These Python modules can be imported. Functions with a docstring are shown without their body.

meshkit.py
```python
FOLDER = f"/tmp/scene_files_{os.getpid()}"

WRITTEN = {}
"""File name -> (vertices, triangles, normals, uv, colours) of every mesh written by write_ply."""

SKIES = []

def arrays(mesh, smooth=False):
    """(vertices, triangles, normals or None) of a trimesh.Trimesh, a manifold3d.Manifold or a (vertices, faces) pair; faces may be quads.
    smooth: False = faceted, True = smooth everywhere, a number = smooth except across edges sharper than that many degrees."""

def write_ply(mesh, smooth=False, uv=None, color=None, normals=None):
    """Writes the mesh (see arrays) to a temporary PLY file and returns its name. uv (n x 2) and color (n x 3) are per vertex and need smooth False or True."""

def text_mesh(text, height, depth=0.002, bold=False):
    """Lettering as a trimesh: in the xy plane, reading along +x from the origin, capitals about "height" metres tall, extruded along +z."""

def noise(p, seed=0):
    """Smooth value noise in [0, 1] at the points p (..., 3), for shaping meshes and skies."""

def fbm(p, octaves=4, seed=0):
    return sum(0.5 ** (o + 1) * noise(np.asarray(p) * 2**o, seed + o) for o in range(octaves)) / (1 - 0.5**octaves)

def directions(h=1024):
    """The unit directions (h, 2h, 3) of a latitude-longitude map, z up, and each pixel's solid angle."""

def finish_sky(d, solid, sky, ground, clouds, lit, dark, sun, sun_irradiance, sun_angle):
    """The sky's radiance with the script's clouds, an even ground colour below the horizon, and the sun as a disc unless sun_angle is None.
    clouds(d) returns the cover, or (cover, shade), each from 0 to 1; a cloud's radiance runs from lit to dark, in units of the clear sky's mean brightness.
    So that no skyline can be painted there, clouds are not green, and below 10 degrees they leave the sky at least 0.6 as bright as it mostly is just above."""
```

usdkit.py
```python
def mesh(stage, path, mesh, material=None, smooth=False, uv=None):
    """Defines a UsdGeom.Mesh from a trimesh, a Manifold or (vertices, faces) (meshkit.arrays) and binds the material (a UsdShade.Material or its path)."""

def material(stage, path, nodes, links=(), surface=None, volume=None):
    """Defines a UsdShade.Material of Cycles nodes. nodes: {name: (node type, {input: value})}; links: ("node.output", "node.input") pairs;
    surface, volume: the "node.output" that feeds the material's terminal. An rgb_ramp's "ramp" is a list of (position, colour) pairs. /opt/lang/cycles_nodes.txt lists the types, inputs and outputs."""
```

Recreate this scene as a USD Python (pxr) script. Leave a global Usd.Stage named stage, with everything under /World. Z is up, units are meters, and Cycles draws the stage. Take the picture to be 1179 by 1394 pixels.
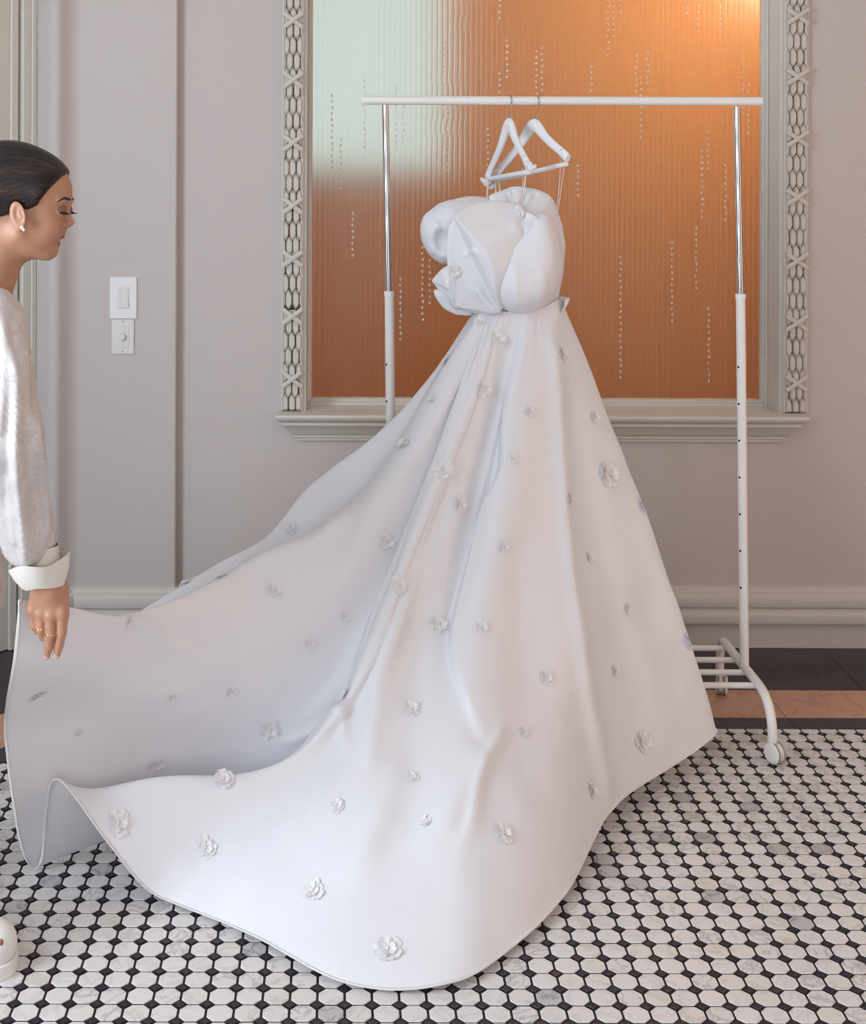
import math
import numpy as np, trimesh, usdkit, meshkit
import manifold3d as m3
from shapely.geometry import Polygon, box as sbox, LineString
from shapely.ops import split as ssplit
from pxr import Usd, UsdGeom, UsdLux, UsdShade, Gf, Sdf, Vt

stage = Usd.Stage.CreateInMemory()
UsdGeom.SetStageUpAxis(stage, 'Z')
UsdGeom.SetStageMetersPerUnit(stage, 1.0)
UsdGeom.Xform.Define(stage, '/World')
rng = np.random.default_rng(7)

# ------------------------------------------------------------------ camera
W, HT = 1179, 1394
F, CX, CY, H = 1830.0, 460.0, 240.0, 1.52      # focal length in pixels, vanishing point, eye height
ROLL = math.radians(0.22)
EXPOSURE = -0.38
cam = UsdGeom.Camera.Define(stage, '/World/camera')
AP = 36.0
cam.CreateHorizontalApertureAttr(AP)
cam.CreateFocalLengthAttr(AP * F / W)
cam.CreateHorizontalApertureOffsetAttr((W / 2 - CX) / W * AP)
cam.CreateVerticalApertureOffsetAttr(-(HT / 2 - CY) / W * AP)
cam.CreateExposureAttr(EXPOSURE)
cam.CreateClippingRangeAttr(Gf.Vec2f(0.05, 100))
cam.AddTranslateOp().Set(Gf.Vec3d(0, 0, H))
cam.AddRotateXYZOp().Set(Gf.Vec3f(90, 0, 0))
cam.AddRotateZOp(opSuffix='roll').Set(math.degrees(ROLL))


def P(px, py, Y):
    """The world point at depth Y seen at a place in the photograph."""
    c, s = math.cos(ROLL), math.sin(ROLL)
    a, b = px - CX, -(py - CY)
    x, z = a * c - b * s, a * s + b * c
    return np.array([x * Y / F, Y, H + z * Y / F])


def proj(v):
    v = np.asarray(v, float)
    x, z = v[..., 0] * F / v[..., 1], (v[..., 2] - H) * F / v[..., 1]
    c, s = math.cos(ROLL), math.sin(ROLL)
    return np.stack([CX + x * c + z * s, CY - (-x * s + z * c)], -1)


# ------------------------------------------------------------------ lights
def rect_light(name, loc, target, w, h, color, intensity):
    l = UsdLux.RectLight.Define(stage, '/World/' + name)
    l.CreateWidthAttr(w); l.CreateHeightAttr(h)
    l.CreateColorAttr(Gf.Vec3f(*color)); l.CreateIntensityAttr(intensity)
    d = np.array(target, float) - loc
    d /= np.linalg.norm(d)
    zax = -d
    xax = np.cross([0, 0, 1.0], zax); xax /= np.linalg.norm(xax)
    yax = np.cross(zax, xax)
    m = Gf.Matrix4d(*xax, 0, *yax, 0, *zax, 0, *map(float, loc), 1)
    l.AddTransformOp().Set(m)
    return l


rect_light('daylight_window', (-2.57, 1.0, 1.65), (0.0, 1.0, 1.65), 1.9, 2.0, (0.80, 0.90, 1.0), 14.5)
rect_light('daylight_window_rear', (0.3, -2.45, 1.7), (0.3, 3.0, 1.7), 2.4, 2.0, (0.90, 0.94, 1.0), 4.6)
rect_light('warm_doorway', (2.96, 2.5, 1.45), (0.0, 2.5, 1.45), 1.3, 2.3, (1.0, 0.74, 0.54), 2.3)  # unseen warm light added to lift the right side; no doorway stands here

# ------------------------------------------------------------------ helpers
USED = {}


def numbered(parent, name):
    k = (parent, name)
    n = USED.get(k, 0)
    USED[k] = n + 1
    return name if n == 0 else f'{name}_{n:03d}'


ORIGIN = {}


def tag(o, label=None, cat=None, group=None, kind=None):
    p = o.GetPrim() if hasattr(o, 'GetPrim') else o
    for k, v in (('label', label), ('category', cat), ('group', group), ('kind', kind)):
        if v:
            p.SetCustomDataByKey(k, v)
    return o


def thing(name, label, cat, loc, group=None, kind=None):
    path = '/World/' + numbered('/World', name)
    x = UsdGeom.Xform.Define(stage, path)
    x.AddTranslateOp().Set(Gf.Vec3d(*map(float, loc)))
    ORIGIN[path] = np.array(loc, float)
    tag(x, label, cat, group, kind)
    return x


def obj(name, mesh, mat, parent=None, smooth=30, label=None, kind=None, cat=None, group=None):
    pp = str(parent.GetPath()) if parent is not None else '/World'
    path = pp + '/' + numbered(pp, name)
    o = ORIGIN.get(pp, np.zeros(3))
    ORIGIN[path] = o
    v, f, n = meshkit.arrays(mesh, smooth)
    g = usdkit.mesh(stage, path, (v - o, f), mat)
    if n is not None:
        g.CreateNormalsAttr(Vt.Vec3fArray.FromNumpy(n.astype(np.float32)))
        g.SetNormalsInterpolation('vertex')
    tag(g, label, cat, group, kind)
    return g


def structure(name, mesh, mat, smooth=30, parent=None, label=None):
    return obj(name, mesh, mat, parent, smooth, label=label, kind='structure' if parent is None else None)


cat_ = trimesh.util.concatenate


def box(x0, x1, y0, y1, z0, z1):
    b = trimesh.creation.box([x1 - x0, y1 - y0, z1 - z0])
    b.apply_translation([(x0 + x1) / 2, (y0 + y1) / 2, (z0 + z1) / 2])
    return b


def rbox(x0, x1, y0, y1, z0, z1, r=0.002):
    """A box with chamfered edges."""
    pts = []
    for sx in (0, 1):
        for sy in (0, 1):
            for sz in (0, 1):
                c = np.array([(x0, x1)[sx], (y0, y1)[sy], (z0, z1)[sz]])
                d = np.array([1 - 2 * sx, 1 - 2 * sy, 1 - 2 * sz]) * r
                for k in range(3):
                    q = c + d; q[k] = c[k]
                    pts.append(q)
    return trimesh.convex.convex_hull(np.array(pts))


def smooth_path(pts, n):
    """Catmull-Rom through the points."""
    p = np.asarray(pts, float)
    t = np.r_[0, np.cumsum(np.linalg.norm(np.diff(p, axis=0), axis=1) ** 0.5)]
    from scipy.interpolate import PchipInterpolator, CubicSpline
    return CubicSpline(t, p)(np.linspace(0, t[-1], n)) if len(p) > 2 else p[0] + (p[1] - p[0]) * np.linspace(0, 1, n)[:, None]


def sweep(path, radius, sides=12, flat=1.0, up=None, caps=True):
    """A tube along the path; radius a number or one per point, flat squeezes it along its second axis."""
    p = np.asarray(path, float)
    n = len(p)
    r = np.broadcast_to(np.asarray(radius, float), (n,))
    t = np.gradient(p, axis=0)
    t /= np.linalg.norm(t, axis=1, keepdims=True)
    ref = np.array(up if up is not None else ([0, 0, 1.0] if abs(t[0, 2]) < 0.9 else [1.0, 0, 0]))
    A, B = [], []
    for k in range(n):
        a = np.cross(t[k], ref); a /= np.linalg.norm(a)
        b = np.cross(t[k], a)
        A.append(a); B.append(b)
        if up is None:
            ref = -b if np.dot(-b, ref) > 0 else b
    A, B = np.array(A), np.array(B)
    ang = np.arange(sides) * 2 * np.pi / sides
    fl = np.broadcast_to(np.asarray(flat, float), (n,))
    v = p[:, None] + r[:, None, None] * (np.cos(ang)[None, :, None] * A[:, None] + fl[:, None, None] * np.sin(ang)[None, :, None] * B[:, None])
    i, j = np.meshgrid(np.arange(n - 1), np.arange(sides), indexing='ij')
    q = np.stack([i * sides + j, i * sides + (j + 1) % sides, (i + 1) * sides + (j + 1) % sides, (i + 1) * sides + j], -1).reshape(-1, 4)
    f = np.vstack([q[:, [0, 1, 2]], q[:, [0, 2, 3]]])
    v = v.reshape(-1, 3)
    if caps:
        a0, a1 = len(v), len(v) + 1
        v = np.vstack([v, p[0], p[-1]])
        k = np.arange(sides)
        f = np.vstack([f, np.stack([np.full(sides, a0), (k + 1) % sides, k], 1), np.stack([np.full(sides, a1), (n - 1) * sides + k, (n - 1) * sides + (k + 1) % sides], 1)])
    m = trimesh.Trimesh(v, f, process=False)
    m.fix_normals() if len(f) < 4000 else None
    return m


def lathe(profile, axis_from, axis_to, sides=24):
    """profile: (radius, distance along the axis) pairs, revolved about the axis."""
    a = np.asarray(axis_from, float); d = np.asarray(axis_to, float) - a
    d /= np.linalg.norm(d)
    u = np.cross(d, [0, 0, 1.0] if abs(d[2]) < 0.9 else [1.0, 0, 0]); u /= np.linalg.norm(u)
    w = np.cross(d, u)
    ang = np.arange(sides) * 2 * np.pi / sides
    pr = np.asarray(profile, float)
    v = a + pr[:, 1, None, None] * d + pr[:, 0, None, None] * (np.cos(ang)[None, :, None] * u + np.sin(ang)[None, :, None] * w)
    n = len(pr)
    i, j = np.meshgrid(np.arange(n - 1), np.arange(sides), indexing='ij')
    q = np.stack([i * sides + j, i * sides + (j + 1) % sides, (i + 1) * sides + (j + 1) % sides, (i + 1) * sides + j], -1).reshape(-1, 4)
    m = trimesh.Trimesh(v.reshape(-1, 3), np.vstack([q[:, [0, 1, 2]], q[:, [0, 2, 3]]]), process=False)
    m.merge_vertices()
    m.update_faces(m.nondegenerate_faces())
    m.fix_normals()
    return m


def moulding(profile, path, closed_ends=True):
    """profile: (offset from the wall, height) pairs; path: plan points (x, y), the room on the right of the way; mitred."""
    pr = np.asarray(profile, float)
    p = np.asarray(path, float)
    seg = np.diff(p, axis=0); seg /= np.linalg.norm(seg, axis=1, keepdims=True)
    nor = np.stack([seg[:, 1], -seg[:, 0]], 1)
    off = []
    for k in range(len(p)):
        if k == 0: off.append(nor[0])
        elif k == len(p) - 1: off.append(nor[-1])
        else:
            s = nor[k - 1] + nor[k]
            off.append(s / (np.dot(s, nor[k])))
    off = np.array(off)
    v = np.zeros((len(p), len(pr), 3))
    v[:, :, :2] = p[:, None] + off[:, None] * pr[None, :, 0, None]
    v[:, :, 2] = pr[None, :, 1]
    n, m = len(p), len(pr)
    i, j = np.meshgrid(np.arange(n - 1), np.arange(m), indexing='ij')
    q = np.stack([i * m + j, (i + 1) * m + j, (i + 1) * m + (j + 1) % m, i * m + (j + 1) % m], -1).reshape(-1, 4)
    f = [q[:, [0, 1, 2]], q[:, [0, 2, 3]]]
    if closed_ends:
        ids = trimesh.creation.triangulate_polygon(Polygon(pr), engine='earcut')
        vv, ff = ids
        from scipy.spatial import cKDTree
        mp = cKDTree(pr).query(vv)[1]
        f += [mp[ff], (n - 1) * m + mp[ff]]
    t = trimesh.Trimesh(v.reshape(-1, 3), np.vstack(f), process=False)
    t.fix_normals()
    return t


def extrude(poly, z0, z1):
    m = trimesh.creation.extrude_polygon(poly, z1 - z0, engine='earcut')
    m.apply_translation([0, 0, z0])
    return m


def wall_xz(poly, y0, y1):
    """A plan drawn in (x, z), extruded from y0 to y1."""
    m = extrude(poly, 0, y1 - y0)
    v = m.vertices
    return trimesh.Trimesh(np.stack([v[:, 0], y1 - v[:, 2], v[:, 1]], 1), m.faces, process=False)


# ---- distance fields
def surface_nets(field, lo, hi, h):
    lo, hi = np.asarray(lo, float), np.asarray(hi, float)
    n = np.ceil((hi - lo) / h).astype(int) + 1
    B = 8
    nbk = -(-n // B)
    bi = np.stack(np.meshgrid(*[np.arange(q) for q in nbk], indexing='ij'), -1).reshape(-1, 3)
    ctr = lo + h * (bi * B + (B - 1) / 2)
    dc = field(ctr)
    near = np.abs(dc) < h * B * 0.87 * 1.6 + h
    g = np.empty(nbk * B, np.float32).reshape(nbk[0], B, nbk[1], B, nbk[2], B)
    gb = np.repeat(dc.astype(np.float32)[:, None], B ** 3, 1)
    loc = np.stack(np.meshgrid(*[np.arange(B)] * 3, indexing='ij'), -1).reshape(-1, 3)
    act_ = np.flatnonzero(near)
    for c0 in range(0, len(act_), 2000):
        k = act_[c0:c0 + 2000]
        gb[k] = field(lo + h * (bi[k][:, None] * B + loc[None])).astype(np.float32)
    g = gb.reshape(*nbk, B, B, B).transpose(0, 3, 1, 4, 2, 5).reshape(nbk * B)[:n[0], :n[1], :n[2]].copy()
    for k in range(3):
        e_ = [slice(None)] * 3
        for q in (0, -1):
            e_[k] = q
            g[tuple(e_)] = np.abs(g[tuple(e_)]) + 1e-4
    s = g < 0
    c = [s[a:n[0] - 1 + a, b:n[1] - 1 + b, d:n[2] - 1 + d] for a in (0, 1) for b in (0, 1) for d in (0, 1)]
    cnt = sum(x.astype(np.int8) for x in c)
    act = np.argwhere((cnt > 0) & (cnt < 8))
    idx = np.full(np.array(n) - 1, -1, np.int64)
    idx[tuple(act.T)] = np.arange(len(act))
    acc, num = np.zeros((len(act), 3)), np.zeros(len(act))
    corners = np.array([[a, b, d] for a in (0, 1) for b in (0, 1) for d in (0, 1)])
    for a in range(8):
        for b in range(a + 1, 8):
            if np.abs(corners[a] - corners[b]).sum() != 1:
                continue
            ga, gb = g[tuple((act + corners[a]).T)], g[tuple((act + corners[b]).T)]
            cr = (ga < 0) != (gb < 0)
            t = np.where(cr, ga / np.where(cr, ga - gb, 1), 0)[:, None]
            acc += np.where(cr[:, None], corners[a] + t * (corners[b] - corners[a]), 0)
            num += cr
    v = lo + h * (act + acc / num[:, None])
    faces = []
    for k in range(3):
        a, b = (k + 1) % 3, (k + 2) % 3
        sl0, sl1 = [slice(None)] * 3, [slice(None)] * 3
        sl0[k], sl1[k] = slice(0, -1), slice(1, None)
        e = np.argwhere(s[tuple(sl0)] != s[tuple(sl1)])
        e = e[(e[:, a] > 0) & (e[:, b] > 0) & (e[:, a] < n[a] - 1) & (e[:, b] < n[b] - 1)]
        inside = s[tuple(e.T)]
        q = []
        for da, db in ((0, 0), (-1, 0), (-1, -1), (0, -1)):
            w = e.copy(); w[:, a] += da; w[:, b] += db
            q.append(idx[tuple(w.T)])
        q = np.stack(q, 1)
        q[~inside] = q[~inside][:, ::-1]
        faces.append(q)
    q = np.vstack(faces)
    m = trimesh.Trimesh(v, np.vstack([q[:, [0, 1, 2]], q[:, [0, 2, 3]]]), process=False)
    if m.volume < 0:
        m.invert()
    return m


def taubin(m, iterations=5, lam=0.5, nu=0.53):
    """Smooths a mesh in place without shrinking it."""
    from scipy.sparse import coo_matrix
    e = m.edges_unique
    n = len(m.vertices)
    A = coo_matrix((np.ones(2 * len(e)), (np.r_[e[:, 0], e[:, 1]], np.r_[e[:, 1], e[:, 0]])), (n, n)).tocsr()
    deg = np.maximum(np.asarray(A.sum(1)), 1)
    v = np.array(m.vertices)
    for k in range(iterations):
        v = v + (lam if k % 2 == 0 else -nu) * (A @ v / deg - v)
    m.vertices = v


def smin(a, b, k):
    h = np.clip(0.5 + 0.5 * (b - a) / k, 0, 1)
    return b + (a - b) * h - k * h * (1 - h)


def smax(a, b, k):
    return -smin(-a, -b, k)


def cone(p, a, b, ra, rb):
    """Distance to a bone with a sphere at either end."""
    a, b = np.asarray(a, float), np.asarray(b, float)
    d = b - a
    t = np.clip(((p - a) @ d) / (d @ d), 0, 1)
    return np.linalg.norm(p - a - t[..., None] * d, axis=-1) - (ra + (rb - ra) * t)


def ell(p, c, r, rot=None):
    q = p - np.asarray(c, float)
    if rot is not None:
        q = q @ rot
    r = np.asarray(r, float)
    k0 = np.linalg.norm(q / r, axis=-1)
    k1 = np.linalg.norm(q / (r * r), axis=-1)
    return k0 * (k0 - 1) / np.maximum(k1, 1e-9)


def rot_y(deg):
    c, s = math.cos(math.radians(deg)), math.sin(math.radians(deg))
    return np.array([[c, 0, s], [0, 1, 0], [-s, 0, c]])


def rot_z(deg):
    c, s = math.cos(math.radians(deg)), math.sin(math.radians(deg))
    return np.array([[c, -s, 0], [s, c, 0], [0, 0, 1]])


# ------------------------------------------------------------------ materials
def lin(r, g, b):
    return tuple((x / 12.92 if x <= 0.04045 else ((x + 0.055) / 1.055) ** 2.4) for x in (r / 255, g / 255, b / 255))


def mat(name, nodes, links=(), surface='p.BSDF'):
    return usdkit.material(stage, '/World/Looks/' + name, nodes, links, surface=surface)


def plain(name, color, rough=0.5, bump=0.0, bscale=200.0, vary=0.0, vscale=3.0, **kw):
    n = {'p': ('principled_bsdf', {'base_color': color, 'roughness': rough, **kw})}
    l = []
    if bump or vary:
        n['g'] = ('geometry', {})
    if vary:
        n['v'] = ('noise_texture', {'scale': vscale, 'detail': 4.0})
        lo, hi = tuple(c * (1 - vary) for c in color), tuple(min(1, c * (1 + vary)) for c in color)
        n['r'] = ('rgb_ramp', {'ramp': [(0.3, lo), (0.7, hi)]})
        l += [('g.position', 'v.vector'), ('v.fac', 'r.fac'), ('r.color', 'p.base_color')]
    if bump:
        n['b'] = ('noise_texture', {'scale': bscale, 'detail': 3.0})
        n['bb'] = ('bump', {'strength': bump, 'distance': 0.001})
        l += [('g.position', 'b.vector'), ('b.fac', 'bb.height'), ('bb.normal', 'p.normal')]
    return mat(name, n, l)


M = {}
M['wall'] = plain('wall_paint', (0.54, 0.487, 0.468), 0.6, bump=0.12, bscale=160, vary=0.015, vscale=1.2)
M['wall_bounce'] = plain('warm_bounce_paint', (0.55, 0.34, 0.25), 0.7)  # unseen right wall, coloured warm to bounce pinkish light onto the skirt
M['trim'] = plain('trim_paint', (0.62, 0.585, 0.53), 0.4, bump=0.05, bscale=90)
M['carved'] = plain('carved_plaster', (0.58, 0.54, 0.49), 0.55, bump=0.2, bscale=150)
M['crevice'] = plain('dark_backing', (0.10, 0.07, 0.055), 0.9, vary=0.5, vscale=60)  # mottled dark brown ground behind the carved leaves
M['ceiling'] = plain('ceiling_paint', (0.8, 0.78, 0.75), 0.7)
M['grout'] = plain('dark_grout', (0.012, 0.009, 0.014), 0.7, bump=0.2, bscale=300)
M['dot'] = plain('black_marble', (0.012, 0.009, 0.016), 0.3, vary=0.4, vscale=40)
M['dot_brown'] = plain('brown_marble', (0.05, 0.024, 0.015), 0.3, vary=0.4, vscale=40)
M['rack'] = plain('white_enamel', (0.80, 0.78, 0.75), 0.28)
M['chrome'] = mat('chrome', {'p': ('principled_bsdf', {'base_color': (0.46, 0.46, 0.47), 'metallic': 1.0, 'roughness': 0.16})})
M['black'] = plain('black_plastic', (0.01, 0.01, 0.01), 0.5)
M['grey_tyre'] = plain('grey_rubber', (0.30, 0.29, 0.28), 0.6)
M['switch'] = plain('switch_plastic', (0.80, 0.80, 0.82), 0.35)
M['dimmer'] = plain('dimmer_plate', (0.72, 0.69, 0.68), 0.4)
M['screw'] = plain('screw_metal', (0.35, 0.34, 0.33), 0.35, metallic=0.8)
M['hanger'] = plain('white_painted_wood', (0.82, 0.83, 0.85), 0.4)


def marble(name, base, vein, amount, scale=9.0, rough=0.28):
    return mat(name, {
        'g': ('geometry', {}), 'o': ('object_info', {}),
        'off': ('vector_math', {'math_type': 'scale', 'vector1': (3.0, 5.0, 7.0)}),
        'add': ('vector_math', {'math_type': 'add'}),
        'n': ('noise_texture', {'scale': scale, 'detail': 6.0, 'roughness': 0.62, 'distortion': 1.2}),
        'r': ('rgb_ramp', {'ramp': [(0.0, base), (0.46, base), (0.5, tuple(b * (1 - amount) + v * amount for b, v in zip(base, vein))), (0.54, base), (1.0, tuple(b * 0.93 for b in base))]}),
        'p': ('principled_bsdf', {'roughness': rough})},
        [('g.position', 'add.vector1'), ('o.random', 'off.scale'), ('off.vector', 'add.vector2'), ('add.vector', 'n.vector'), ('n.fac', 'r.fac'), ('r.color', 'p.base_color')])


M['tile'] = [marble('white_marble', (0.72, 0.69, 0.68), (0.36, 0.34, 0.35), 0.28),
             marble('veined_marble', (0.70, 0.67, 0.66), (0.28, 0.26, 0.27), 0.6, 14.0),
             marble('warm_marble', (0.70, 0.67, 0.63), (0.40, 0.34, 0.30), 0.4, 8.0),
             marble('grey_marble', (0.50, 0.48, 0.48), (0.16, 0.15, 0.16), 0.7, 12.0)]
M['dark_stone'] = marble('dark_slate', (0.022, 0.014, 0.027), (0.05, 0.042, 0.052), 0.5, 5.0, 0.32)
M['pink_stone'] = marble('pink_marble', (0.56, 0.31, 0.21), (0.32, 0.15, 0.09), 0.45, 7.0, 0.3)

# ================================================================== room
YW, YP = 4.36, 4.325                    # back wall, pilaster face
XP0, XP1 = (100 - CX) / F * YP, (241 - CX) / F * YP
XL, XR, YF, ZC = -2.6, 3.0, -2.5, 3.2
SU = np.array([1.0, 1.0]) / math.sqrt(2)           # along the slanted wall
A0 = np.array([XP0, YP])
A1 = A0 - SU * 0.075                               # corner of the door reveal
D0 = A1 + np.array([-0.085, 0.085])                # the door stands back from the slanted wall
DOORW = 1.0
D1 = D0 - SU * DOORW
A2 = A1 - SU * DOORW
A3 = A0 - SU * ((A0[0] - XL) * math.sqrt(2))       # meets the left wall

# window opening in the back wall
WX0, WX1, WZ0, WZ1 = -0.112, 1.444, 0.735, 2.72
hole = sbox(WX0, WZ0, WX1, WZ1)
structure('wall_back', wall_xz(sbox(XP0 - 0.1, -0.05, XR + 0.1, ZC).difference(hole), YW, YW + 0.19), M['wall'], label='off-white painted back wall around the window')
structure('wall_pilaster', rbox(XP0 + 0.0005, XP1, YP, YW + 0.02, -0.003, ZC, 0.004), M['wall'], label='shallow white pilaster with the light switches')
# slanted wall with rounded nose and door recess
nose = []
for t in np.linspace(0, 1, 9):
    a = A0 - SU * 0.03; b = A0 + np.array([0.02, 0.0])
    nose.append((1 - t) ** 2 * a + 2 * t * (1 - t) * A0 + t * t * b)
ar = []
q0, q1 = A1 + np.array([-0.03, 0.03]), A1 + SU * 0.03
for t in np.linspace(0, 1, 9):
    ar.append((1 - t) ** 2 * q0 + 2 * t * (1 - t) * A1 + t * t * q1)
plan = [D0] + ar + nose + [np.array([XP0 + 0.02, YP + 0.15]), D0 + np.array([-0.02, 0.12])]
structure('wall_corner', extrude(Polygon(plan), -0.05, ZC), M['wall'], label='rounded white corner beside the door')
plan = [A2, A3, A3 + np.array([-0.1, 0.0]), A3 + np.array([-0.1, 0.25]), D1 + np.array([-0.1, 0.1]), D1]
structure('wall_slanted', extrude(Polygon(plan), -0.05, ZC), M['wall'])
DN = np.array([1.0, -1.0]) / math.sqrt(2)          # out of the slanted wall into the room
over = Polygon([A1, A2, A2 - DN * 0.2, A1 - DN * 0.2])
structure('wall_over_door', extrude(over, 2.55, ZC), M['wall'])


def slab2(p, along0, along1, out0, out1, z0, z1, r=0.003):
    """A box set against the door plane: along SU from p, out of it along DN."""
    m = rbox(along0, along1, out0, out1, z0, z1, r)
    v = m.vertices
    xy = p + v[:, :1] * (-SU) + v[:, 1:2] * DN
    m = trimesh.Trimesh(np.c_[xy, v[:, 2]], m.faces, process=False)
    m.fix_normals()
    return m


door = thing('door_1', None, None, (*D0, 0), kind='structure')
obj('door_leaf', slab2(D0, 0.012, DOORW - 0.012, -0.05, -0.004, 0.0, 2.5), M['trim'], door)
obj('door_casing', cat_([slab2(D0, 0.0, 0.05, -0.004, 0.02, 0, 2.545), slab2(D0, 0.0, 0.02, 0.02, 0.026, 0, 2.545), slab2(D0, 0.058, 0.085, -0.004, 0.008, 0, 2.5), slab2(D0, DOORW - 0.05, DOORW, -0.004, 0.02, 0, 2.545), slab2(D0, 0.05, DOORW - 0.05, -0.004, 0.02, 2.5, 2.545)]), M['trim'], door)
for z0, z1 in ((0.25, 1.0), (1.15, 2.3)):
    obj('door_panel', cat_([slab2(D0, 0.2, DOORW - 0.2, -0.004, 0.004, z0, z1), slab2(D0, 0.24, DOORW - 0.24, 0.0, 0.010, z0 + 0.04, z1 - 0.04)]), M['trim'], door)
obj('door_handle', cat_([lathe([(0, 0), (0.024, 0.001), (0.024, 0.006), (0.009, 0.012), (0.009, 0.035), (0.025, 0.045), (0.027, 0.056), (0.016, 0.068), (0, 0.07)], (*(D0 - SU * 0.9 - DN * 0.004), 1.02), (*(D0 - SU * 0.9 + DN), 1.02))]), M['screw'], door)

# the rest of the room, behind and beside the camera
structure('wall_left', cat_([box(XL - 0.1, XL, YF - 0.1, A3[1] + 0.25, -0.05, 0.62), box(XL - 0.1, XL, YF - 0.1, A3[1] + 0.25, 2.68, ZC), box(XL - 0.1, XL, YF - 0.1, 0.03, 0.62, 2.68), box(XL - 0.1, XL, 1.97, A3[1] + 0.25, 0.62, 2.68)]), M['wall'])
structure('wall_right', box(XR, XR + 0.1, YF - 0.1, YW + 0.1, -0.05, ZC), M['wall_bounce'])
structure('wall_front', cat_([box(XL, XR, YF - 0.1, YF, -0.05, 0.68), box(XL, XR, YF - 0.1, YF, 2.72, ZC), box(XL, -0.92, YF - 0.1, YF, 0.68, 2.72), box(1.52, XR, YF - 0.1, YF, 0.68, 2.72)]), M['wall'])
structure('ceiling', box(XL - 0.1, XR + 0.1, YF - 0.1, YW + 2.3, ZC, ZC + 0.08), M['ceiling'])

# baseboards
BB = [(0.0, -0.002), (0.012, -0.002), (0.012, 0.082), (0.034, 0.084), (0.036, 0.094), (0.034, 0.110), (0.027, 0.118), (0.022, 0.124), (0.022, 0.130), (0.029, 0.136), (0.031, 0.150), (0.029, 0.166), (0.024, 0.176), (0.014, 0.182), (0.010, 0.192), (0.0, 0.197)]
M['base'] = plain('baseboard_paint', (0.58, 0.54, 0.51), 0.45, bump=0.05, bscale=90)
structure('baseboard_back', moulding(BB, [(XP1, YW), (XR, YW)]), M['base'], label='off-white moulded baseboard along the back wall')
structure('baseboard_pilaster', moulding(BB, [tuple(A1 + SU * 0.035), tuple(A0), (XP1, YP), (XP1, YW)]), M['base'])
structure('baseboard_right', moulding(BB, [(XR, YW - 0.04), (XR, YF)]), M['base'])

# ------------------------------------------------------------------ floor
S = 0.0505
G0 = np.array([-0.5876, 2.467])                    # a crossing of the mosaic's grid
CK = -4.335
edges = [(3.709, -4.335), (3.785, -4.451), (3.99, -4.736), (9.0, -9.0)]


def region(yk, ck):
    return Polygon([(XL - 0.5, YF - 0.5), (XR + 0.5, YF - 0.5), (XR + 0.5, yk), (yk + ck, yk), (XL - 0.5, XL - 0.5 - ck)]) if True else None


fl = structure('floor', box(XL - 0.1, XR + 0.1, YF - 0.1, YW + 0.2, -0.06, -0.0022), M['grout'])
tag(fl, 'black and white marble mosaic floor with a dark and pink stone border')
room = Polygon([(XL, YF), (XR, YF), (XR, YW), (XP1, YW), (XP1, YP), (A0[0], A0[1]), (A1[0], A1[1]), (D0[0], D0[1]), (D1[0], D1[1]), (A2[0], A2[1]), (A3[0], A3[1])]).buffer(0.0)
regs = [region(*e).intersection(room) for e in edges[:3]] + [room]


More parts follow.
